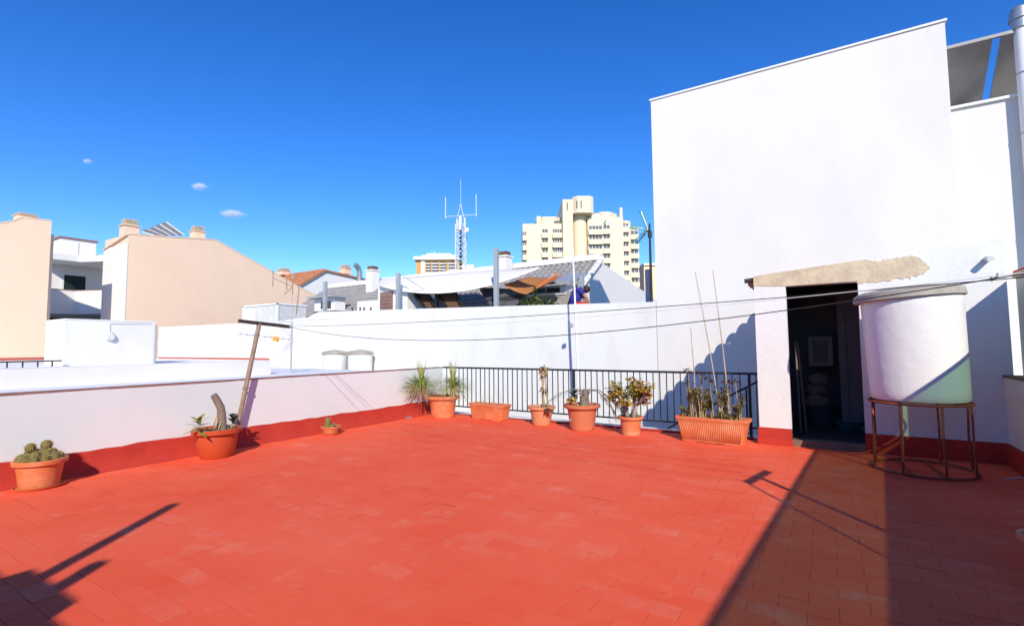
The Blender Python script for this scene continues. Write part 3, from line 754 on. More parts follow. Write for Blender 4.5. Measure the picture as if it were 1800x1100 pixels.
# pale pot with dried stalks
c = Vector((-4.50, 8.12, 0)); p = thing('dried_plant_pot', c, 'pale terracotta pot holding a tall dried brown stalk', 'potted plant', 'terrace pots')
s0 = pot(p, c, .255, .165, .34, 'pot_pale', rim=.05, lip=.03)
for k, (dx, hh) in enumerate(((.02, .74), (.10, .70), (.05, .60))):
    w = MB(); a = s0+Vector((dx, rnd(.04), -.02)); pth = [a+Vector((.02*math.sin(t*5+k), 0, hh*t)) for t in np.linspace(0, 1, 9)]
    w.tube(pth, [.018-.009*t for t in np.linspace(0, 1, 9)], 7); part('stem', w, 'palm_dry', p, smooth=True)
w = MB()
for k in range(60):
    z_ = random.choice([.32, .36, .58, .64, .68, .72, .75]); a = s0+Vector((.05+rnd(.06), rnd(.04), z_+rnd(.03))); w.leaf(a, (rnd(1), rnd(1), rnd(.8)-.2), random.uniform(.06, .15), .05, .9, .5)
part('dry_leaves', w, 'palm_dry', p)
w = MB()
for k in range(8):
    a = s0+Vector((.16+rnd(.04), -.1, .02)); w.leaf(a, (.5+rnd(.3), -.6, .1-.2*random.random()), .22, .035, .9)
part('dark_leaves', w, 'flower_dry', p)
w = MB()
for k in range(60): a = s0+Vector((rnd(.15), rnd(.15), 0)); w.leaf(a, (rnd(1), rnd(1), .4), .06, .012, .6)
part('litter', w, 'straw', p, kind='stuff')

# brown pot with palm stump and drooping grey fronds
c = Vector((-3.62, 7.98, 0)); p = thing('palm_stump_pot', c, 'brown plastic pot with oval sticker and a dead palm stump with drooping fronds', 'potted plant', 'terrace pots')
s0 = pot(p, c, .315, .205, .44, 'pot_brown', rim=.06, lip=.04)
w = MB(); w.tube([s0+Vector((.05, 0, -.03)), s0+Vector((.05, 0, .1)), s0+Vector((.06, 0, .2)), s0+Vector((.075, 0, .29))], [.085, .075, .055, .05], 12)
for v in w.v: v += Vector((rnd(.008), rnd(.008), rnd(.008)))
part('trunk', w, 'stump', p)
w = MB()
for k in range(26):
    t = random.uniform(0, 6.28); w.leaf(s0+Vector((.06+.05*math.cos(t), .05*math.sin(t), random.uniform(.02, .26))), (math.cos(t), math.sin(t), 1.4), .10, .025, .1)
part('leaf_bases', w, 'leaf_grey', p)
for k, pts_ in enumerate(([(.08, 0, .28), (.30, .02, .29), (.52, .0, .17), (.72, -.05, .02)], [(.08, 0, .28), (.32, -.05, .27), (.55, -.12, .10), (.66, -.16, -.06)], [(.05, 0, .26), (-.15, -.02, .29), (-.42, -.06, .19), (-.62, -.10, .05)])):
    w = MB(); pp = [s0+Vector(q) for q in pts_]; w.tube(pp, [.010, .009, .007, .004], 6)
    for i in range(30):
        t = .35+.65*i/30; sgm = min(2, int(t*3)); a = pp[sgm].lerp(pp[sgm+1], t*3-sgm); dd = (pp[sgm+1]-pp[sgm]).normalized()
        w.leaf(a, dd+Vector((rnd(.25), rnd(.25), -.35)), .20, .012, .5, 0, 3)
    part('frond', w, 'leaf_grey', p)
w = MB()
for k in range(22): a = s0+Vector((-.14+rnd(.09), -.08+rnd(.08), .02+random.random()*.12)); w.leaf(a, (rnd(1), rnd(1), .7), .07, .05, .3)
part('succulent', w, 'leaf_jade', p)
w = MB()
for k in range(16): a = s0+Vector((-.14+rnd(.08), .06+rnd(.05), .1+random.random()*.15)); w.leaf(a, (rnd(1), rnd(1), .4), .10, .06, .3)
part('dark_leaves', w, 'leaf_dark', p)
w = MB()
for k in range(60): a = s0+Vector((rnd(.2), rnd(.2), 0)); w.leaf(a, (rnd(1), rnd(1), .4), .06, .014, .6)
part('litter', w, 'straw', p, kind='stuff')
w = MB(); a_ = math.atan2(-.80, -.60)
q0 = []
for k in range(14):
    t = 2*math.pi*k/14; ang = a_+.16*math.cos(t); zc = .18+.028*math.sin(t); rr_ = .205+(.25-.205)*(zc/.35)+.006; q0.append(Vector((c.x+rr_*math.cos(ang), c.y+rr_*math.sin(ang), zc)))
w.prism(q0, (-.004*.6, -.004*.8, 0)); part('sticker', w, 'plastic_white', p)

# jade plant
c = Vector((-2.74, 7.93, 0)); p = thing('jade_plant_pot', c, 'small terracotta pot with a bushy yellowing jade plant', 'potted plant', 'terrace pots')
s0 = pot(p, c, .205, .145, .30, 'pot', rim=.045, saucer=False, lip=.025)
w = MB(); w.lathe([(.146, .004), (.15, .05), (.151, .065), (.149, .066)], c, 30); part('salt_band', w, 'pot_pale', p, smooth=True)
rg = random.Random(11); tips = []; KJ = .62
trunks = []
for k, (dx, dy, lx, ly, hh) in enumerate([(-.07, 0, -.25, .05, .32), (.03, .03, .05, .1, .40), (.06, -.04, .35, -.1, .36), (-.02, -.05, -.1, -.25, .34), (.02, .06, .2, .3, .32)]):
    a = s0+Vector((dx, dy, -.02)); hh *= 1.3; lx *= .5; ly *= .5; b_ = a+Vector((lx*.4, ly*.4, hh*.5)); w = MB(); w.tube([a, a.lerp(b_, .5)+Vector((rg.uniform(-.02, .02), 0, 0)), b_], [.042, .034, .024], 8); trunks.append(w)
    for j in range(4):
        e_ = b_+Vector((lx*.45+rg.uniform(-.15, .15), ly*.45+rg.uniform(-.15, .15), hh*rg.uniform(.12, .62))); w.tube([b_, b_.lerp(e_, .5)+Vector((rg.uniform(-.02, .02), rg.uniform(-.02, .02), .02)), e_], [.018, .014, .009], 6); tips.append(e_)
        for q in range(2):
            f_ = e_+Vector((rg.uniform(-.09, .09), rg.uniform(-.09, .09), rg.uniform(-.03, .08))); w.tube([b_.lerp(e_, .6), f_], [.009, .006], 5); tips.append(f_)
    part('branch', w, 'jade_wood', p, smooth=True)
tips += [s0+Vector(q) for q in ((-.24, -.02, .52), (-.22, .0, .22), (-.19, 0, .25), (.24, 0, .36), (.28, .02, .40), (-.2, 0, .5))]
def clump(w, e_, cnt, L, wd, rgx, sp=.045):
    for k in range(cnt):
        t = rgx.uniform(0, 6.283); d = Vector((math.cos(t), math.sin(t), rgx.uniform(-.3, 1.2))); w.leaf(e_+Vector((rgx.uniform(-sp, sp), rgx.uniform(-sp, sp), rgx.uniform(-sp, sp)))*.6, d, L*rgx.uniform(.7, 1.1), wd, .15, .5, 3)
w = MB(); w2 = MB()
for i, e_ in enumerate(tips): clump(w if i % 5 else w2, e_, 24, .055, .042, rg, .085)
for k in range(12): clump(w2, s0+Vector((rg.uniform(-.15, .15), rg.uniform(-.12, .12), rg.uniform(0, .05))), 7, .04, .026, rg)
part('leaves', w, 'leaf_jade', p, kind='stuff'); part('leaves', w2, 'leaf_jade_dark', p, kind='stuff')

# long ribbed trough with kalanchoe and canes
c = Vector((-1.48, 7.93, 0)); p = thing('ribbed_planter', c, 'long ribbed terracotta trough with spent succulents and three tall canes', 'potted plant', 'terrace pots')
tf = planter(p, c, 1.02, .36, .37, R(-4), 'pot', ribs=34)
rg = random.Random(21)
w = MB(); w3 = MB(); w4 = MB()
for k in range(44):
    a = tf((rg.uniform(-.44, .44), rg.uniform(-.12, .12), .33)); hh = rg.choice([.06, .1, .14, .2, .3, .38, .42]); e_ = a+Vector((rg.uniform(-.05, .05), rg.uniform(-.04, .04), hh)); w.tube([a, a.lerp(e_, .5)+Vector((rg.uniform(-.01, .01), 0, 0)), e_], [.008, .007, .005], 5)
    for j in range(3 if hh > .15 else 2):
        clump(w3, a.lerp(e_, 1-.16*j), 15, .065, .025, rg, .04)
for (lx, hh) in ((-.30, .72), (-.22, .66), (-.14, .60), (.02, .56), (.05, .40), (.24, .46), (.28, .58), (.33, .36), (.36, .56), (-.34, .52)):
    a = tf((lx, rg.uniform(-.08, .08), .33)); e_ = a+Vector((rg.uniform(-.06, .06), 0, hh)); w.tube([a, a.lerp(e_, .5)+Vector((rg.uniform(-.015, .015), 0, 0)), e_], [.009, .006, .003], 5)
    for q in range(5): f_ = e_+Vector((rg.uniform(-.07, .07), rg.uniform(-.06, .06), rg.uniform(-.02, .02))); w.tube([e_-Vector((0,0,.04)), f_], .002, 4); clump(w4, f_, 9, .032, .02, rg, .03)
part('stems', w, 'straw', p, kind='stuff'); part('leaves', w3, 'leaf_kal', p, kind='stuff'); part('flower_heads', w4, 'flower_dry', p, kind='stuff')
for k, (pb, pt) in enumerate((((1224, 738), (1214, 575)), ((1268, 738), (1222, 478)), ((1284, 738), (1253, 475)))):
    a = fy(*pb, 7.9); e_ = fy(*pt, 8.05+.1*k); w = MB(); w.tube([a, a.lerp(e_, .5)+Vector((.012, 0, 0)), e_], [.010, .009, .006], 7); part('cane', w, 'bamboo', p)

# pot cut by the right edge and bent wire
c = Vector((1.245, 4.58, 0)); p = thing('edge_bowl_pot', c, 'shaded terracotta bowl cut off by the right edge of the picture', 'potted plant', 'terrace pots')
s0 = pot(p, c, .24, .15, .20, 'pot', rim=.04)
w = MB()
for k in range(30): w.leaf(s0+Vector((rnd(.15), rnd(.15), 0)), (rnd(1), rnd(1), .8), .09, .02, .4)
part('sprouts', w, 'leaf_dark', p)
a = fz(1766, 842, .05); w = MB(); w.tube([a, a+Vector((.12, -.02, .04)), a+Vector((.26, -.1, .05)), a+Vector((.34, -.06, .0))], .006, 6); solo('bent_wire', w, 'galv', 'bent grey wire lying on the shaded floor by the right wall', 'wire')

# ================================================================== NEIGHBOURHOOD
# antenna behind the left parapet
c = Vector((-9.0, 6.02, .95)); p = thing('tv_antenna', c, 'thin mast with two television aerials behind the left parapet', 'antenna')
w = MB(); w.tube([c, c+Vector((0,0,1.0))], .02, 8); w.tube([c+Vector((0,0,1.0)), c+Vector((0,0,2.05))], .008, 8); part('mast', w, 'antenna_metal', p)
def yagi(root, a, e_, n, L, m_, up=Vector((0,0,1)), r_=.007):
    w = MB(); w.tube([a, e_], .011, 6); d = (e_-a).normalized(); s_ = d.cross(up).normalized()
    for k in range(n):
        q = a.lerp(e_, (k+.5)/n); l_ = L*(1-.3*k/n); w.tube([q-s_*l_/2, q+s_*l_/2], r_, 5)
    return part('yagi', w, m_, root)
view = Vector((-.83, .55, 0)); side = Vector((.55, .83, 0))
q = c+Vector((0,0,.66)); yagi(p, q, q-side*.95+Vector((0,0,.12)), 9, .22, 'antenna_metal', Vector((.3,-.2,1)))
w = MB()
for s_ in (-1, 1):
    for k in range(4): w.tube([q+Vector((0,0,s_*.02))+side*.02*k, q+side*(.02*k+.0)-side*.28+Vector((0,0,s_*(.30+.02*k)))+view*(k-1.5)*.08], .004, 5)
w.tube([q+Vector((0,0,.34))-side*.9+Vector((0,0,-.06)), q+Vector((0,0,.36))+side*.8+Vector((0,0,.08))], .005, 5)
w.tube([q+Vector((0,0,.34))-side*.3+Vector((0,0,.06)), q+Vector((0,0,.34))+side*.3-Vector((0,0,.06))], .005, 5)
part('reflector', w, 'antenna_metal', p)
w = MB(); w.obox(q-side*.22, q-side*.34+Vector((0,0,.03)), .06, .09); part('dipole_box', w, 'antenna_orange', p)
q2 = c+Vector((0,0,1.72)); w = MB(); w.tube([q2, q2-side*.36+Vector((0,0,.16))], .008, 6)
for k, l_ in ((0, .16), (.3, .12), (1, .16)): a = q2.lerp(q2-side*.36+Vector((0,0,.16)), k); w.tube([a-Vector((0,0,l_)), a+Vector((0,0,l_))], .010, 6)
w.tube([q2+side*.12, q2+side*.08-Vector((0,0,.55))], .012, 6); w.tube([q2, q2-side*.15-Vector((0,0,.16))], .010, 6)
part('upper_aerial', w, 'rust_pole', p)

# two lidded water tanks against the boundary wall
for k, pxc in enumerate((588, 633)):
    q = fy(pxc, 640, 11.45); q.z = -.15; p = thing('roof_water_tank', q, ['left of two white water tanks with mossy lids below the boundary wall', 'right of two white water tanks with mossy lids, nearer the railing'][k], 'tank', 'water tanks by the boundary wall')
    w = MB(); w.lathe([(0, 0), (.38, 0), (.39, .3), (.40, 1.36), (0, 1.36)], q, 28); part('body', w, 'tank_white', p, smooth=True, autos=40)
    w = MB(); w.lathe([(0, 1.36), (.43, 1.36), (.44, 1.41), (.38, 1.46), (0, 1.52)], q, 28); part('lid', w, 'grey_lid', p, smooth=True, autos=40)

# frosted skylight box on the wall
a = fy(428, 566, 12.25); e_ = fy(487, 566, 12.25); z1 = fy(430, 540, 12.25).z
p = thing('skylight_box', (a+e_)/2, 'small glazed white box standing on the boundary wall near the beige gable', 'skylight')
w = MB(); w.box((a.x, 12.25, 2.5), (e_.x, 13.6, z1)); part('glazing', w, 'frosted', p)
w = MB()
for xx in (a.x, e_.x): w.box((xx-.04, 12.21, 2.5), (xx+.04, 12.29, z1+.05))
w.box((a.x-.04, 12.21, z1), (e_.x+.04, 13.64, z1+.06)); w.box((a.x+.041, 12.22, 2.55), (a.x+.9, 12.245, z1-.1)); part('frame', w, 'white_metal', p)

# slim pole with lamp
q0, q1 = fy(1016, 650, 11.4), fy(1006, 420, 11.4)
p = thing('lamp_mast', Vector((q0.x, 11.4, -2.5)), 'slender pale metal mast with small lamp rising behind the railing', 'mast')
w = MB(); w.tube([(q0.x, 11.4, -2.5), q0, q0.lerp(q1, .5)], .032, 10); w.tube([q0.lerp(q1, .5), q1], .022, 10); part('mast', w, 'white_metal', p)
q = fy(1007, 572, 11.35); w = MB(); w.box((q.x-.07, q.y-.10, q.z-.05), (q.x+.02, q.y-.02, q.z+.05)); part('lamp', w, 'galv', p, bevel=.01)

# aerial with green tips beside the tall building
b0 = Vector((-3.58, 12.1, 2.5)); b1_ = Vector((-3.58, 12.1, 4.45))
p = thing('green_tipped_antenna', b0, 'black mast with white and green television aerial beside the tall white wall', 'antenna')
w = MB(); w.tube([b0, b0.lerp(b1_, .6), b1_], [.035, .03, .022], 10); w.tube([b0.lerp(b1_, .82), b0.lerp(b1_, .9)], .05, 10); part('mast', w, 'black_metal', p)
hub = fy(1139, 403, 12.1); tip = fy(1063, 392, 12.1); w = MB(); w.tube([hub, tip], .010, 6)
for k in range(14): a = hub.lerp(tip, k/14+.03); w.tube([a-Vector((.0, .09, .03)), a+Vector((0, .09, .03))], .006, 5)
w.tube([hub+Vector((0,0,-.10)), tip+Vector((0,0,-.02))], .006, 6); part('boom', w, 'white_metal', p)
for pe in ((1127, 372), (1116, 427)):
    e_ = fy(*pe, 12.1)
    for k in range(3):
        w = MB(); o_ = Vector((0, .06*(k-1), .0)); w.tube([hub+o_, e_+o_*2.5], .014, 6); part('reflector_rod', w, 'antenna_green' if k != 1 else 'white_metal', p)
for f_ in (.28, .36, .97):
    a = hub.lerp(tip, f_); w = MB(); s_ = .09 if f_ > .9 else .06; w.add([a+Vector((0,.01,s_)), a+Vector((0,.01,-s_)), a+Vector((.10 if f_ < .9 else -.06, .01, -s_*.3))], [(0,1,2)]); w.prism([a+Vector((0,0,s_)), a+Vector((0,0,-s_)), a+Vector((-.08, 0, 0))], (0, .01, 0)); part('tip', w, 'antenna_green', p)

# ---- white stair block on the flat roof
XB = -19.6
a, e_ = fx(115, 563, XB), fx(272, 565, XB); b_ = fx(115, 563, XB); zt = (a.z+e_.z)/2
p = thing('stair_head_block', ((XB-1), (a.y+e_.y)/2, .95), 'low white stairhead block with a round wall lamp on the flat roof', 'building')
xl = -a.y*math.tan(R(32.26)+math.atan((900-80)/FL))
w = MB(); w.box((xl, a.y, .95), (XB, e_.y, zt)); part('wall', w, 'white', p)
w = MB(); w.box((xl-.02, a.y-.02, zt), (XB+.02, e_.y+.02, zt+.03)); part('roof_edge', w, 'white_far', p)
q = fx(193, 592, XB); w = MB(); w.tube([q, q+Vector((.12, 0, 0))], [.16, .10], 16); part('wall_lamp', w, 'plastic_white', p)
w = MB(); w.tube([q+Vector((.01, 0, .02)), q+Vector((.01, 0, .42)), Vector((XB+.01, e_.y-.1, q.z+.45))], .008, 5); part('cable', w, 'post_steel', p)
w = MB(); w.tube([(XB+.03, e_.y+.03, .95), (XB+.03, e_.y+.03, zt-.1)], .035, 8); part('downpipe', w, 'post_steel', p)
# little roof railing at far left
p = thing('roof_railing', (XB-.3, 4.2, .95), 'short grey railing on the flat roof at the far left edge', 'railing')
a, e_ = Vector((XB+.2, 2.0, 1.12)), Vector((XB+.2, fx(108, 645, XB+.2).y, 1.12))
w = MB(); w.obox(a, e_, .05, .04); part('top_rail', w, 'black_iron', p)
k = 0
while a.y+.32*k < e_.y: w = MB(); q = a+Vector((0, .32*k, 0)); w.box((q.x-.015, q.y-.015, .95), (q.x+.015, q.y+.015, 1.10)); part('baluster', w, 'black_iron', p); k += 1

def chimney(root, base, w_, h_, m_body, m_cap='cement', d_=None, frac=.62):
    base = Vector(base); d_ = d_ or w_
    w = MB(); w.box((base.x-w_/2, base.y-d_/2, base.z), (base.x+w_/2, base.y+d_/2, base.z+h_*frac)); ch = part('chimney', w, m_body, root)
    w = MB(); w.box((base.x-w_*.6, base.y-d_*.6, base.z+h_*frac), (base.x+w_*.6, base.y+d_*.6, base.z+h_*(frac+.04))); part('collar', w, m_body, ch)
    for i in range(3):
        w = MB(); st_ = (1-frac-.04)/3; z_ = base.z+h_*(frac+.04+st_*i); w.box((base.x-w_*.42, base.y-d_*.42, z_+.3*st_*h_), (base.x+w_*.42, base.y+d_*.42, z_+st_*h_)); part('cap_slat', w, m_cap, ch)
    w = MB(); w.box((base.x-w_*.3, base.y-d_*.3, base.z+h_*(frac+.03)), (base.x+w_*.3, base.y+d_*.3, base.z+h_*.98)); part('core', w, 'black_metal', ch)
    return ch

# ---- beige building at far left
XA = -33.0
p = thing('beige_building', (XA-3, 4, -7), 'blank beige gabled building at the far left edge of the view', 'building')
A = [fx(x_, y_, XA) for x_, y_ in ((0, 392), (22, 388), (40, 382), (91, 388))]
poly = [(XA, -8, A[0].z-2.0)] + [(XA, q.y, q.z) for q in A] + [(XA, A[-1].y, -7), (XA, -8, -7)]
w = MB(); w.prism(poly[::-1], (-9, 0, 0)); part('wall', w, 'beige', p)
w = MB()
for i in range(3): w.obox(A[i]+Vector((-.05,0,.0)), A[i+1]+Vector((-.05,0,.0)), .14, .05)
part('roof_edge', w, 'beige_trim', p)
w = MB(); w.box((XA-9, A[-1].y+.001, -7), (XA-.5, A[-1].y+.25, A[-1].z-.6)); part('side_pier', w, 'beige', p)
chimney(p, fx(45, 384, XA-.8)+Vector((0,0,-.1)), .72, .32, 'beige')
w = MB(); w.box((XA, -8, .951), (XA+.05, A[-1].y, 1.08)); part('skirting', w, 'red_faded', p)

# ---- beige gable house
XH = -34.0
p = thing('beige_gable_house', (XH-4, 18, -7), 'large beige house with blank sloping gable wall and two chimneys', 'house')
G = [fx(x_, y_, XH) for x_, y_ in ((226, 411), (310, 417), (378, 421), (557, 521))]
poly = [(XH, q.y, q.z) for q in G] + [(XH, G[-1].y+.2, -7), (XH, G[0].y, -7)]
w = MB(); w.prism(poly[::-1], (-3.3, 0, 0)); part('wall', w, 'beige', p)
w = MB()
for i in range(3): w.obox(G[i]+Vector((-.05,0,.0)), G[i+1]+Vector((-.05,0,.0)), .16, .05)
part('roof_edge', w, 'beige_trim', p)
w = MB(); w.box((XH-3.3, G[0].y-.06, -7), (XH+.02, G[0].y-.001, G[0].z-.55)); part('white_side', w, 'white_far', p)
w = MB(); w.obox(Vector((XH+.02, G[0].y-.05, G[0].z-.05)), Vector((XH-3.3, G[0].y-.05, G[0].z-.6)), .16, .07); part('verge', w, 'beige_trim', p)
chimney(p, fx(227, 418, XH-.6), .74, 1.05, 'beige_trim', 'cement')
chimney(p, fx(347, 421, XH-1.0)+Vector((0,0,-.1)), .66, .95, 'beige_trim', 'cement')
sp_ = thing('rooftop_solar_array', fx(280, 415, XH-2), 'tilted grey solar panel frame on the beige house roof', 'solar panel')
a0, a1, a2, a3 = fx(249, 408, XH-2), fx(292, 391, XH-2), fx(312, 417, XH-2), fx(262, 418, XH-2)
for i in range(4):
    t0, t1 = i/4+.01, (i+1)/4-.015; w = MB(); w.prism([a0.lerp(a1, t0), a0.lerp(a1, t1), a3.lerp(a2, t1)+Vector((.9,0,0)), a3.lerp(a2, t0)+Vector((.9,0,0))], (0, 0, .06)); part('panel', w, 'steel_sheet', sp_)
w = MB()
for t in (0, .25, .5, .75, 1): w.obox(a0.lerp(a1, t)+Vector((.02,0,.02)), a3.lerp(a2, t)+Vector((.92,0,.02)), .05, .05)
part('rails', w, 'white_metal', sp_)

# ---- balcony house between the beige buildings
XC = -44.0
p = thing('balcony_house', (XC-4, 11, -7), 'white house with shaded balcony seen between the two beige buildings', 'house')
y0 = fx(80, 500, XC).y; y1 = fx(190, 500, XC).y; yk = fx(136, 500, XC).y
def hz(px_, py_): return fx(px_, py_, XC).z
zs_, ze, zp, zb = hz(130, 460), hz(130, 452), hz(130, 511), hz(130, 547)
w = MB(); w.box((XC-8, y0, -7), (XC-2.2, y1+6, zs_)); part('back_wall', w, 'white_far', p)
w = MB(); w.box((XC-8, y0, zs_), (XC+.2, yk, ze+.12)); w.prism([(XC+.2, yk, zs_), (XC+3.0, yk+1.4, zs_), (XC+3.0, y1+3, zs_), (XC-8, y1+3, zs_), (XC-8, yk, zs_)], (0, 0, ze+.12-zs_)); part('eave_slab', w, 'white_far', p)
w = MB(); w.box((XC-.15, y0, zb), (XC, yk, zp)); w.obox(Vector((XC-.075, yk, (zb+zp)/2)), Vector((XC+2.8, yk+1.3, (zb+zp)/2)), .15, zp-zb); part('balcony_parapet', w, 'white_far', p)
w = MB(); w.box((XC-.18, y0, zp), (XC+.03, yk, zp+.05)); w.obox(Vector((XC-.075, yk, zp+.025)), Vector((XC+2.8, yk+1.3, zp+.025)), .2, .05); part('coping', w, 'terracotta_line', p)
w = MB(); w.prism([(XC-8, y0, zb-.2), (XC, y0, zb-.2), (XC, yk, zb-.2), (XC+2.8, yk+1.3, zb-.2), (XC+2.8, y1+3, zb-.2), (XC-8, y1+3, zb-.2)], (0, 0, .2)); part('balcony_slab', w, 'white_far', p)
a, e_ = fx(113, 483, XC-2.2), fx(149, 511, XC-2.2)
w = MB(); w.box((XC-2.19, a.y, zb), (XC-2.14, e_.y, a.z)); part('balcony_door', w, 'green_dark', p)
w = MB(); w.box((XC-2.195, a.y-.15, zb), (XC-2.16, a.y-.01, a.z+.12)); w.box((XC-2.195, e_.y+.01, zb), (XC-2.16, e_.y+.12, a.z+.12)); w.box((XC-2.195, a.y-.01, a.z+.001), (XC-2.16, e_.y+.01, a.z+.12)); part('door_frame', w, 'white_metal', p)
w = MB(); w.box((XC-7, y0, -7), (XC-2.0, y1+4, zb-.4)); part('lower_storey', w, 'dark_room', p)
a, e_ = fx(107, 418, XC-3), fx(168, 455, XC-3)
w = MB(); w.box((XC-6, a.y, ze), (XC-3, e_.y, a.z)); rm = part('roof_room', w, 'white_far', p)
w = MB(); w.box((XC-6.1, a.y-.1, a.z), (XC-2.9, e_.y+.1, a.z+.12)); part('roof_trim', w, 'terracotta_line', rm)
w = MB(); w.box((XC-2.999, (a.y+e_.y)/2-.02, ze+.1), (XC-2.98, (a.y+e_.y)/2+.02, a.z-.2)); part('door_seam', w, 'grass_cloth', rm)
w = MB(); w.box((XC-5, e_.y+.2, ze+.12), (XC-3.2, e_.y+1.4, ze+.9)); part('chimney_block', w, 'beige_trim', p)

# ---- generic gable house (ridge along X, gable end facing +X)
def tile_roof(root, p00, p10, p01, p11, cols, rows, m_):
    # p00 eave-left p10 eave-right p01 ridge-left p11 ridge-right ; half-round cover tiles
    w = MB(); up = (p01-p00).normalized(); al = (p10-p00).normalized(); nm = al.cross(up).normalized()
    if nm.z < 0: nm = -nm
    wd = (p10-p00).length/cols; L = (p01-p00).length/rows
    for i in range(cols):
        for j in range(rows):
            o_ = p00+al*wd*(i+.5)+up*L*j; vs = []
            for e_, r_ in ((0, .5), (1.08, .42)):
                for k in range(5):
                    t = math.pi*k/4; vs.append(o_+up*L*e_+al*(-math.cos(t))*wd*r_+nm*(math.sin(t)*wd*r_*.6+(.05 if e_ == 0 else .02)))
            w.add(vs, [(k, k+1, 6+k, 5+k) for k in range(4)]); 
            w.add([vs[k] for k in range(5)], [(4, 3, 2, 1, 0)])
    part('roof_tiles', w, m_, root, kind='stuff')
    w = MB(); w.prism([p00, p10, p11, p01], -nm*.12); part('roof_deck', w, m_, root)

# grey-roofed house behind the sails
p = thing('grey_roof_house', (-15, 18, -7), 'white house with long grey tiled roof behind the shade sails', 'house')
XG, YG, ZG = -7.3, 18.0, 4.72
YF, ZF = 15.2, 2.9; XLh = -23.7
YB, ZB = 25.6, 3.75
w = MB(); w.prism([(XG, YF+.3, -7), (XG, YB, -7), (XG, YB, ZB), (XG, YG, ZG-.05), (XG, YF+.3, ZF+.12)], (-.25, 0, 0)); part('gable_wall', w, 'white_far', p)
w = MB(); w.box((XLh+.3, YF+.4, -7), (XG-.26, YF+.6, ZF+.1)); part('front_wall', w, 'white_far', p)
w = MB(); w.box((XLh+.3, YF+.61, -7), (XLh+.5, YB, ZF)); part('end_wall', w, 'white_far', p)
tile_roof(p, Vector((XLh, YF, ZF)), Vector((XG+.05, YF, ZF)), Vector((XLh, YG, ZG)), Vector((XG+.05, YG, ZG)), 62, 11, 'grey_tile')
w = MB(); w.prism([(XLh, YG, ZG), (XG-.02, YG, ZG), (XG-.02, YB, ZB), (XLh, YB, ZB)], (0, 0, -.12)); part('rear_roof', w, 'white_far', p)
w = MB(); w.box((XLh, YG-.18, ZG+.03), (XG+.08, YG+.18, ZG+.25)); part('ridge_cap', w, 'white_far', p)
w = MB()
for i in range(11):
    t = (i+.5)/11; q = Vector((XG+.08, YF, ZF)).lerp(Vector((XG+.08, YG, ZG)), t); w.tube([q+Vector((0, -.11, .02)), q+Vector((0, .14, .16))], [.12, .09], 8)
part('verge_tiles', w, 'white_far', p)
for pxy in ((655, 497), (887, 477)):
    q = fy(*pxy, 17.2); ch = chimney(p, Vector((q.x, 17.2, q.z-.7)), .46, 1.52, 'white_far', 'coping_brown', frac=.84)
# window bay at right end, stone faced
a, e_ = fy(912, 508, 14.4), fy(1003, 541, 14.4)
w = MB(); w.box((a.x, 14.4, -7), (e_.x, 15.6, e_.z+.55)); part('stone_bay', w, 'stone', p)
zw0, zw1 = fy(950, 520, 14.4).z, fy(950, 507, 14.4).z
w = MB(); w.box((a.x, 14.36, zw0), (e_.x-.15, 15.5, zw1+.06)); wb = part('window', w, 'white_far', p)
w = MB(); w.box((a.x+.12, 14.33, zw0+.07), (e_.x-.35, 14.359, zw1-.02)); part('pane', w, 'glass', wb)
w = MB()
for t in (.33, .66): xx = a.x+.12+(e_.x-.35-a.x-.12)*t; w.box((xx-.03, 14.31, zw0+.07), (xx+.03, 14.329, zw1-.02))
part('mullion', w, 'post_steel', wb)
w = MB(); w.prism([(a.x-.2, 14.0, zw1+.05), (e_.x+.1, 14.0, zw1+.05), (e_.x+.1, 15.6, zw1+.5), (a.x-.2, 15.6, zw1+.5)], (0, 0, .08)); part('bay_roof', w, 'post_steel', p)
# window at left end
a, e_ = fy(553, 531, 14.9), fy(588, 545, 14.9)
w = MB(); w.box((a.x, 14.9, e_.z), (e_.x, 15.5, a.z+.15)); wb = part('window', w, 'white_far', p)
w = MB(); w.box((a.x+.5, 14.87, e_.z+.1), (e_.x-.25, 14.899, a.z-.02)); part('pane', w, 'glass', wb)
w = MB(); w.box((a.x-.2, 14.6, a.z+.15), (e_.x+.2, 15.5, a.z+.23)); part('awning', w, 'post_steel', wb)

# neighbour's terrace behind the boundary wall
w = MB(); w.box((-24, 12.21, 1.5), (-3.6, 15.1, 1.75)); w.box((-23.9, 12.3, -7), (-3.7, 15.0, 1.5)); solo('neighbour_terrace', w, 'white_far', kind='structure')
for k, (px_, py_, yy, nm) in enumerate(((572, 495, 12.5, 'leftmost grey steel sail post, by the skylight end'), (700, 480, 12.5, 'grey steel sail post beside the shuttered utility room'), (872, 437, 12.5, 'tallest grey steel sail post before the brown sail'), (1021, 485, 15.0, 'thin grey steel post at the corner of the grey roof'), (1139, 474, 12.7, 'grey steel post close to the tall white wall'))):
    q = fy(px_, py_, yy); w = MB(); s_ = .065 if px_ != 1021 else .09; w.box((q.x-s_, yy-s_, 1.75), (q.x+s_, yy+s_, q.z)); solo('sail_post', w, 'post_steel', nm, 'post', 'posts of the shade sails', bevel=.01)
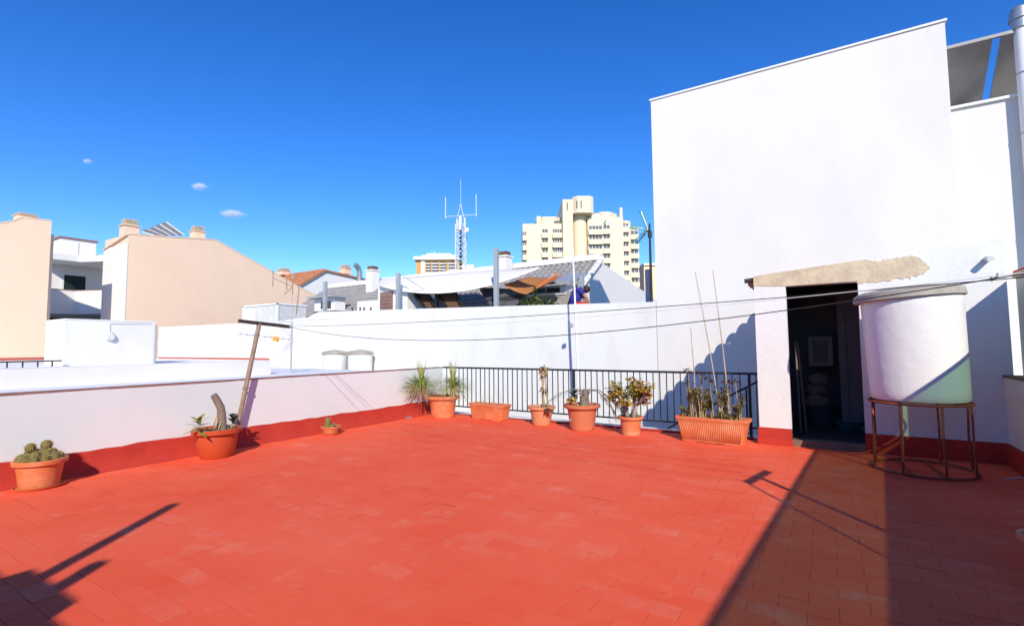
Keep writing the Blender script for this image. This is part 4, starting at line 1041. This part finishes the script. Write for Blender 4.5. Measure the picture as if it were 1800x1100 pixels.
# utility room with shutter
a, e_ = fy(665, 503, 13.0), fy(716, 550, 13.0)
p = thing('utility_room', ((a.x+e_.x)/2, 13.5, 1.75), 'small white utility room with brown shutter under the white sail', 'building')
w = MB(); w.box((a.x, 13.0, 1.75), (e_.x, 14.4, a.z)); part('wall', w, 'white_far', p)
s0, s1 = fy(669, 514, 12.98), fy(690, 551, 12.98)
w = MB(); w.box((s0.x, 12.95, 1.8), (s1.x, 12.998, s0.z)); sh_ = part('shutter', w, 'shutter', p)
for k in range(10):
    w = MB(); z_ = 2.2+(s0.z-2.25)*k/10; w.obox((s0.x+.03, 12.94, z_), (s1.x-.03, 12.94, z_), .02, .045); part('slat', w, 'shutter', sh_)
a, e_ = fy(628, 530, 13.1), fy(664, 550, 13.1)
w = MB(); w.box((a.x, 13.1, 1.75), (e_.x-.02, 13.3, a.z)); solo('low_terrace_wall', w, 'white_far', 'low white wall with rust streaks left of the shuttered room', 'wall')
for k, (xa, xb) in enumerate(((624, 619), (635, 633), (638, 640), (648, 652))):
    a = fy(xa, 552, 12.6); e_ = fy(xb, 540, 12.6); a.z = 1.75; w = MB(); w.tube([a, e_], .03, 6)
    solo('dark_stake', w, 'dark_wood', ['first dark stake from the left above the boundary wall', 'second dark stake from the left above the boundary wall', 'third dark stake from the left above the boundary wall', 'rightmost dark stake above the boundary wall'][k], 'stake', 'dark stakes on the neighbour terrace')
# solar collectors seen from the back
for k, (pa, pb_, pc, pd) in enumerate((((728, 513), (746, 511), (779, 546), (758, 548)), ((765, 513), (796, 510), (824, 545), (797, 547)))):
    q = [fy(*pa, 13.5), fy(*pb_, 13.6), fy(*pc, 12.6), fy(*pd, 12.5)]
    p = thing('solar_collector', (q[2]+q[3])/2, ['dark tilted solar collector nearest the utility room, seen from behind', 'larger dark tilted solar collector with brown back, right of its twin'][k], 'solar collector', 'solar collectors under the white sail')
    q[2].z -= .3; q[3].z -= .3
    w = MB(); w.prism(q, (0, .06, .05)); part('panel', w, 'collector_back', p)
    for i in range(4):
        w = MB(); w.obox(q[i], q[(i+1) % 4], .13, .13); part('frame_bar', w, 'black_metal', p)
    w = MB(); w.tube([q[0]+Vector((0, .1, 0)), (q[0].x+.1, q[0].y+.2, 1.75)], .03, 6); w.tube([q[1], (q[3].x+.3, q[3].y+.2, 1.9)], .02, 6); part('strut', w, 'black_metal', p)
a = fy(735, 546, 12.5); w = MB(); w.lathe([(0, 1.75), (.36, 1.75), (.42, a.z+.05), (.36, a.z+.07), (0, a.z+.02)], Vector((a.x, 12.75, 0)), 18); solo('blue_tub', w, 'blue_tub', 'bright blue tub beside the solar collectors', 'tub', smooth=True, autos=40)

# shade sails
def sail(name, corners, sag, m_, label, n=14, far=None):
    P00, P10, P11, P01 = corners; w = MB(); vs = []
    for i in range(n+1):
        for j in range(n+1):
            u_, v_ = i/n, j/n; sg = sag if far is None else sag*(1-v_)+far*v_
            q = P00*(1-u_)*(1-v_)+P10*u_*(1-v_)+P11*u_*v_+P01*(1-u_)*v_
            k = 4*u_*(1-u_); l_ = 4*v_*(1-v_)
            q = q-Vector((0,0,1))*sg*(k if far is not None else .55*k+.45*k*l_)
            vs.append(q)
    w.add(vs, [(i*(n+1)+j, (i+1)*(n+1)+j, (i+1)*(n+1)+j+1, i*(n+1)+j+1) for i in range(n) for j in range(n)])
    o_ = solo(name, w, m_, label, 'shade sail', 'shade sails on the neighbour terrace', smooth=True)
    md = o_.modifiers.new('solid', 'SOLIDIFY'); md.thickness = .012
sail('shade_sail', (fy(666, 502, 12.8), fy(950, 470, 12.8), fy(838, 477, 15.2), fy(668, 491, 15.0)), .50, 'sail_white', 'large white shade sail stretched across the neighbour terrace', far=.02)
sail('shade_sail', (fy(886, 500, 13.0), fy(925, 517, 12.8), fy(992, 484, 13.6), fy(930, 486, 14.6)), .10, 'sail_brown', 'brown shade sail right of the tallest steel post')
sail('shade_sail', (fy(858, 482, 15.0), fy(878, 489, 14.6), fy(906, 484, 14.8), fy(880, 482, 15.2)), .05, 'sail_brown', 'small brown sail corner behind the tallest post')
sail('shade_sail', (fy(841, 505, 13.4), fy(868, 543, 13.0), fy(898, 541, 12.9), fy(934, 509, 13.2)), .12, 'sail_grey', 'dark grey striped sail hanging below the white one')
a, e_ = fy(944, 506, 13.0), fy(981, 480, 13.2); w = MB(); w.tube([a, e_], .03, 6); solo('orange_pole', w, 'orange_rope', 'slanting orange pole above the brown sail', 'pole')
w = MB(); w.tube([fy(703, 481, 12.5), fy(745, 509, 12.9)], .015, 6); solo('sail_cable', w, 'post_steel', 'thin cable running down from the sail post by the utility room', 'cable')

# plants on the wall
for k, (px_, py_, sc, mt) in enumerate(((922, 533, .26, 'leaf_dark'), (938, 530, .30, 'leaf_green'), (953, 533, .28, 'leaf_yellow'), (968, 532, .24, 'leaf_dark'))):
    q = fy(px_, py_, 12.8); rg = random.Random(k+40); w = MB(); base = Vector((q.x, 12.8, 1.75))
    p = thing('terrace_shrub', base, ['dark leafy shrub at the left end of the plants above the wall', 'green bushy shrub with tall shoot above the wall', 'yellow green shrub in the middle of the plants above the wall', 'dark low shrub nearest the seated person'][k], 'shrub', 'shrubs on the neighbour terrace')
    st_ = MB(); st_.tube([base, Vector((q.x, 12.8, q.z))], .03, 6); part('trunk', st_, 'stump', p)
    for i in range(130):
        d = Vector((rg.gauss(0, 1), rg.gauss(0, 1), rg.gauss(0, .8))).normalized()*rg.random()**.5*sc*.95; a = Vector((q.x, 12.8, q.z-.1))+d; w.leaf(a, (rg.uniform(-1, 1), rg.uniform(-1, 1), rg.uniform(-.2, 1)), rg.uniform(.07, .14), .05, .3)
    if k == 1:
        for i in range(40): a = Vector((q.x+.05, 12.8, q.z+rg.uniform(.0, .42))); w.leaf(a, (rg.uniform(-1, 1), rg.uniform(-1, 1), .4), .15, .05, .4)
    part('crown', w, mt, p, kind='stuff')

# seated person leaning forward
def skin_person():
    hip = fy(1008, 533, 13.2); base = Vector((hip.x, hip.y, 1.75))
    p = thing('person', base, 'person in blue shirt and red shorts bending forward behind the boundary wall', 'person')
    rt = Vector((math.cos(YAW), math.sin(YAW), 0)); fw = Vector((-math.sin(YAW), math.cos(YAW), 0))
    H0 = Vector((hip.x, hip.y, hip.z-.05))
    J = {}
    def Q(a, b, c_): return H0+rt*a+fw*b+Vector((0,0,c_))
    names = dict(pel=Q(0,0,0), sp=Q(.06,0,.20), ch=Q(.16,0,.40), nk=Q(.27,-.02,.46), hd=Q(.36,-.03,.44), ht=Q(.44,-.04,.38),
        ls=Q(.17,.17,.42), rs=Q(.17,-.18,.42), re=Q(.34,-.24,.20), rw=Q(.44,-.20,.02), rh=Q(.50,-.18,-.06), le=Q(.36,.22,.20), lw=Q(.48,.18,.02), lh=Q(.54,.16,-.06),
        lh0=Q(.02,.10,-.03), rh0=Q(.02,-.10,-.03), lk=Q(.44,.13,-.02), rk=Q(.44,-.13,-.02), la=Q(.42,.12,-.46), ra=Q(.42,-.12,-.46), lt=Q(.58,.12,-.52), rt_=Q(.58,-.12,-.52))
    rad = dict(pel=.15, sp=.14, ch=.16, nk=.06, hd=.09, ht=.085, ls=.075, rs=.075, re=.045, rw=.032, rh=.04, le=.045, lw=.032, lh=.04, lh0=.10, rh0=.10, lk=.065, rk=.065, la=.042, ra=.042, lt=.035, rt_=.035)
    E_ = [('pel','sp'),('sp','ch'),('ch','nk'),('nk','hd'),('hd','ht'),('ch','ls'),('ch','rs'),('ls','le'),('le','lw'),('lw','lh'),('rs','re'),('re','rw'),('rw','rh'),('pel','lh0'),('pel','rh0'),('lh0','lk'),('rh0','rk'),('lk','la'),('rk','ra'),('la','lt'),('ra','rt_')]
    keys = list(names); me = bpy.data.meshes.new('body'); me.from_pydata([tuple(names[k]-base) for k in keys], [(keys.index(a), keys.index(b)) for a, b in E_], [])
    o_ = bpy.data.objects.new('body', me); C.objects.link(o_); o_.parent = p
    sk_ = o_.modifiers.new('skin', 'SKIN'); sk_.use_smooth_shade = True
    lay = me.skin_vertices[0].data
    for i, k in enumerate(keys): lay[i].radius = (rad[k], rad[k]); lay[i].use_root = (k == 'pel')
    o_.modifiers.new('sub', 'SUBSURF').levels = 1; me.materials.append(M['skin'])
    for nm_, ks, mt, ex in (('shirt', ('pel','sp','ch'), 'shirt', .03), ('shorts', ('lh0','pel','rh0'), 'shorts', .035)):
        w = MB(); w.tube([names[k] for k in ks], [rad[k]+ex for k in ks], 16)
        if nm_ == 'shirt':
            for s_, e2 in (('ls','le'), ('rs','re')): w.tube([names['ch'], names[s_], names[s_].lerp(names[e2], .6)], [.11, .10, .075], 12)
        else:
            for s_, e2 in (('lh0','lk'), ('rh0','rk')): w.tube([names[s_], names[s_].lerp(names[e2], .8)], [.125, .10], 12)
        part(nm_, w, mt, p, smooth=True)
    w = MB(); w.ico(names['hd'].lerp(names['ht'], .3)+Vector((-.0, 0, .035)), .115, 3, .03, (1, 1, .95)); part('hair', w, 'hair', p, smooth=True)
    w = MB(); q = names['ht']+rt*.04-fw*.02
    w.tube([q+Vector((0,0,.01)), q+rt*.03-Vector((0,0,.01))], [.02, .012], 8); part('nose', w, 'skin', p, smooth=True)
    w = MB(); w.box(H0+Vector((-.25, -.25, -.95)), H0+Vector((.25, .25, -.14))); solo('garden_seat', w, 'dark_wood', 'dark seat under the person in the blue shirt', 'seat')
skin_person()

# ---- orange roofed house further back
p = thing('orange_roof_house', (-30, 34, -7), 'white house with orange tiled roof behind the beige gable', 'house')
apx = fy(571, 474, 30.0); XO = apx.x
frt = fx(523, 502, XO); bck = fx(640, 491, XO)
w = MB(); w.prism([(XO, frt.y, -7), (XO, bck.y, -7), (XO, bck.y, bck.z), (XO, 30, apx.z-.1), (XO, frt.y, frt.z-.1)], (-.3, 0, 0)); part('gable_wall', w, 'white_far', p)
tile_roof(p, Vector((XO-16, frt.y, frt.z)), Vector((XO+.2, frt.y, frt.z)), Vector((XO-16, 30, apx.z)), Vector((XO+.2, 30, apx.z)), 40, 8, 'clay_tile')
w = MB(); w.prism([(XO-16, 30, apx.z), (XO+.2, 30, apx.z), (XO+.2, bck.y+1, bck.z), (XO-16, bck.y+1, bck.z)], (0, 0, -.15)); part('rear_roof', w, 'clay_tile', p)
chimney(p, fx(607, 482, XO-.8)+Vector((0, 0, 0)), .8, .9, 'beige_trim')
chimney(p, fy(499, 484, 29.5), .9, .7, 'beige_trim')
a = fx(632, 492, XO+.4); p2 = thing('bent_flue', a, 'grey metal flue with bent outlet behind the orange roofed house', 'pipe')
w = MB(); u1 = fx(632, 474, XO+.4); u2 = fx(624, 466, XO+.4); w.tube([a-Vector((0,0,1)), u1-Vector((0,0,.3)), u1.lerp(u2, .35)+Vector((0,0,.12)), u2], .26, 12); part('pipe', w, 'galv', p2, smooth=True, autos=60)

# ---- telecom mast
D = 90.0; k_ = D/FL
base = fd(808, 560, D); up = Vector((0,0,1)); rt = Vector((math.cos(YAW), math.sin(YAW), 0)); fw = Vector((-math.sin(YAW), math.cos(YAW), 0))
p = thing('telecom_mast', Vector((base.x, base.y, -7)), 'white lattice telecom mast with whip aerials above the rooftops', 'mast')
def MP(px_, py_, dx=0, dd=0):
    q = fd(px_, py_, D); return q+fw*dd
hwid = 8.5*k_
zb_, zt_ = MP(810, 520).z, MP(808, 395).z
cx0 = MP(810, 470); ctr = Vector((cx0.x, cx0.y, 0))
crn = [rt*hwid*sx+fw*hwid*sy for sx, sy in ((-1,-1),(1,-1),(1,1),(-1,1))]
for c_ in crn:
    w = MB(); w.tube([ctr+c_+up*(-7), ctr+c_+up*zt_], .09, 6); part('leg', w, 'mast_white', p)
w = MB(); nz_ = 12; z0_ = zb_-4
for i in range(nz_):
    za, zc = z0_+(zt_-z0_)*i/nz_, z0_+(zt_-z0_)*(i+1)/nz_
    for j in range(4):
        c_, d_ = crn[j], crn[(j+1) % 4]; w.tube([ctr+c_+up*za, ctr+d_+up*zc], .05, 5); w.tube([ctr+d_+up*za, ctr+c_+up*zc], .05, 5); w.tube([ctr+c_+up*zc, ctr+d_+up*zc], .05, 5)
part('bracing', w, 'mast_white', p, kind='stuff')
w = MB(); w.tube([ctr+up*z0_, ctr+up*zt_], .16, 8)
for i in range(14): z_ = z0_+(zt_-z0_)*i/14; w.box(ctr+up*z_-Vector((.2,.2,0)), ctr+up*z_+Vector((.25,.25,.5)))
part('cable_ladder', w, 'black_iron', p)
za, zc = MP(808, 404).z, MP(808, 380).z
w = MB(); w.tube([ctr+up*zt_, ctr+up*zc], .22, 8); part('neck', w, 'mast_white', p)
for j in range(3):
    t = j*2.094+.5; d = rt*math.cos(t)+fw*math.sin(t); w = MB(); w.obox(ctr+d*.75+up*(za-.1), ctr+d*.75+up*zc, .35, .22, d); part('panel_antenna', w, 'white_metal', p)
w = MB(); ztip = MP(808, 357).z
for c_ in crn: w.tube([ctr+c_*.6+up*zc, ctr+up*ztip], .05, 5)
part('spire', w, 'mast_white', p)
w = MB(); w.tube([ctr+up*ztip, ctr+up*MP(808, 312).z], .035, 5); part('whip_aerial', w, 'mast_white', p)
for pxa, pya, pyt in ((783, 381, 346), (837, 377, 341)):
    e_ = MP(pxa, pya); w = MB(); w.tube([ctr+up*(zc+.2), Vector((e_.x, e_.y, e_.z))], .06, 5); part('side_arm', w, 'mast_white', p)
    w = MB(); w.tube([e_-up*.4, e_+up*((pya-pyt)*k_)], .07, 6); part('whip_aerial', w, 'mast_white', p)
w = MB(); q = MP(821, 405); w.tube([q-fw*.1, q-fw*.45], [.42, .38], 16); w.tube([ctr+up*q.z, q], .06, 5); part('dish', w, 'white_metal', p)

# ---- far apartment tower
D = 115.0; k_ = D/FL
def TP(px_, py_, dd=0.0): q = fd(px_, py_, D); return q+fw*dd
p = thing('apartment_tower', TP(1026, 700)*1.0, 'cream high-rise apartment tower with rows of dark windows', 'building')
p.location.z = -7
O = TP(1026, 600); O.z = 0
def tbox(name, x0, x1, ytop, ybot, d0, d1, m_, parent=p, chamfer=0):
    a = TP(x0, ytop); e_ = TP(x1, ytop); zt = TP((x0+x1)/2, ytop).z; zb2 = -7 if ybot is None else TP((x0+x1)/2, ybot).z
    ax, ex = (a-O).dot(rt), (e_-O).dot(rt)
    pl = [(ax, d0), (ex, d0), (ex, d1), (ax, d1)]
    if chamfer: pl = [(ax+chamfer, d0), (ex-chamfer, d0), (ex, d0+chamfer), (ex, d1), (ax, d1), (ax, d0+chamfer)]
    w = MB(); w.prism([O+rt*u_+fw*v_+up*zb2 for u_, v_ in pl], (0,0,zt-zb2)); return part(name, w, m_, parent)
tbox('left_wing', 919, 991, 388, None, 1.0, 14, 'cream')
tbox('left_wing_step', 944, 991, 373, 388, 2.0, 13, 'cream', chamfer=1.6)
tbox('chimney', 944.5, 951.5, 374, 388, 1.1, 2.4, 'cream')
tbox('shaft', 990, 1008, 347, None, -.6, 12, 'cream')
tbox('shaft', 1008, 1045, 342, 372, -1.2, 12, 'cream', chamfer=.9)
w = MB(); a = TP(1023, 372); q = O+rt*((a-O).dot(rt))+fw*2.6; w.lathe([(1.75, -7), (1.75, a.z), (0, a.z)], Vector((q.x, q.y, 0)), 24); part('round_stair', w, 'cream', p, smooth=True, autos=50)
tbox('right_wing', 1036, 1100, 376, None, 1.0, 14, 'cream')
tbox('right_wing_step', 1046, 1095, 363, 376, 2.5, 13, 'cream', chamfer=2.2)
tbox('chimney', 1094.5, 1099.5, 358, 376, 1.2, 2.2, 'cream')
tbox('corner_wing', 1099, 1118, 379, None, 2.5, 14, 'cream', chamfer=1.0)
tbox('end_wing', 1117, 1135, 386, None, 4.0, 14, 'cream', chamfer=1.2)
for pxs, y0_, rows, d_, fr in (((954, 964.5), 398, 4, 1.0, 0), ((973, 989.5), 398, 4, 1.0, 1), ((1038, 1062), 392, 4, 1.0, 1), ((1064, 1076), 391, 5, 1.0, 0), ((1101, 1112), 385, 6, 2.5, 1), ((1118.5, 1132), 396, 6, 4.0, 1), ((919.6, 926), 403, 4, 1.0, 0)):
    for r_ in range(rows):
        yt = y0_+17.6*r_; wh = 7.5
        # glazing set in a reveal formed by proud spandrel, lintel and jambs
        gl = tbox('window', pxs[0], pxs[1], yt, yt+wh, d_-.06, d_-.005, 'glass_win')
        nmul = 4 if pxs[1]-pxs[0] > 14 else 2
        for j in range(nmul+1):
            xx = pxs[0]+(pxs[1]-pxs[0])*j/nmul; tbox('frame', xx-.35, xx+.35, yt, yt+wh, d_-.16, d_-.061, 'white_far' if fr else 'cream', gl)
        tbox('spandrel', pxs[0]-.8, pxs[1]+.8, yt+wh, yt+16.8, d_-.75, d_-.01, 'cream')
for xx in (998.5, 1015, 1022.5):
    for j in range(4): tbox('slot_window', xx-1.1, xx+1.1, 353+3.6*j+(0 if xx < 1000 else -2), 355.6+3.6*j+(0 if xx < 1000 else -2), -.66 if xx < 1000 else -1.26, -.58 if xx < 1000 else -1.19, 'black_metal')
tbox('penthouse_window', 976, 989, 381, 387, 1.85, 1.99, 'glass_win'); tbox('penthouse_window', 1045, 1060, 368, 376, 2.3, 2.49, 'white_far')

# ---- smaller far apartment block
D = 170.0; O = fd(770, 600, D); O.z = 0
p = thing('orange_apartment_block', Vector((O.x, O.y, -7)), 'distant orange and white apartment block left of the lattice mast', 'building')
tbox('wall', 730, 806, 455, None, 0, 12, 'orange_wall', p)
tbox('white_corner', 738.5, 745, 454, None, -.3, -.01, 'white_far', p)
tbox('roof_slab', 726, 806, 449.5, 455.5, -1.2, 13, 'white_far', p)
tbox('penthouse', 738, 798, 445.5, 449.5, 1, 11, 'white_far', p)
tbox('penthouse', 746, 790, 441.5, 445.5, 2, 10, 'white_far', p)
tbox('side_wing', 806, 832, 462, None, 2, 12, 'white_far', p)
tbox('side_wing', 800, 812, 454, 462, 2.5, 9, 'cream', p)
for j in range(5):
    yy = 459+5.2*j
    for (xa, xb) in ((748, 756), (759, 770), (773, 784), (788, 798)):
        wv = tbox('window', xa, xb, yy, yy+2.9, -.1, -.01, 'glass_win', p)
        tbox('balcony', xa-.6, xb+.6, yy+2.9, yy+4.6, -1.3, -.11, 'white_far', p)
for xx in (752, 757, 759.5): tbox('roof_aerial', xx, xx+.5, 435, 442, 4, 4.2, 'mast_white', p)
D = 130.0; O = fd(1143, 600, D); O.z = 0
p = thing('distant_beige_block', Vector((O.x, O.y, -7)), 'distant beige block in the gap beside the tall white wall', 'building')
tbox('wall', 1134, 1160, 465, None, 0, 10, 'beige', p); tbox('roof_edge', 1133, 1160, 461.5, 465.2, -.5, 10, 'white_far', p)
for j in range(3): tbox('window', 1139, 1144, 472+9*j, 476+9*j, -.05, -.01, 'glass_win', p)

# ---- small clouds
def cloud_mat():
    m = bpy.data.materials.new('cloud'); m.use_nodes = True; n = m.node_tree.nodes; l = m.node_tree.links
    n.remove(n['Principled BSDF']); out = n['Material Output']
    tc = n.new('ShaderNodeTexCoord'); ln = n.new('ShaderNodeVectorMath'); ln.operation = 'LENGTH'; l.new(tc.outputs['Object'], ln.inputs[0])
    ns = n.new('ShaderNodeTexNoise'); ns.inputs['Scale'].default_value = 1.7; ns.inputs['Detail'].default_value = 5; l.new(tc.outputs['Object'], ns.inputs['Vector'])
    a = n.new('ShaderNodeMath'); a.operation = 'MULTIPLY_ADD'; l.new(ns.outputs['Fac'], a.inputs[0]); a.inputs[1].default_value = 1.9; a.inputs[2].default_value = -.35
    b = n.new('ShaderNodeMath'); b.operation = 'SUBTRACT'; l.new(a.outputs[0], b.inputs[0]); l.new(ln.outputs['Value'], b.inputs[1])
    c = n.new('ShaderNodeMath'); c.operation = 'MULTIPLY'; c.use_clamp = False; l.new(b.outputs[0], c.inputs[0]); c.inputs[1].default_value = .16
    d = n.new('ShaderNodeMath'); d.operation = 'MAXIMUM'; l.new(c.outputs[0], d.inputs[0]); d.inputs[1].default_value = 0
    v = n.new('ShaderNodeVolumePrincipled'); v.inputs['Color'].default_value = (1,1,1,1); v.inputs['Anisotropy'].default_value = 0
    l.new(d.outputs[0], v.inputs['Density']); l.new(v.outputs[0], out.inputs['Volume'])
    M['cloud'] = m
cloud_mat()
for k, (px_, py_, wpx, hpx, lb) in enumerate(((350, 327, 36, 16, 'small white cloud above the beige gable house'), (408, 375, 54, 17, 'longest low white cloud just above the rooftops'), (153, 283, 22, 11, 'faint wisp of cloud high at the left'))):
    D = 1600; q = fd(px_, py_, D); w = MB(); w.ico((0,0,0), 1.0, 2)
    me = w.mesh('cloud'); me.materials.append(M['cloud']); o_ = bpy.data.objects.new('cloud', me); C.objects.link(o_); o_.location = q
    o_.scale = (wpx*D/FL*.62, wpx*D/FL*.4, hpx*D/FL*.62); o_.rotation_euler = (0, R(8), YAW); tag(o_, lb, 'cloud', 'small clouds')
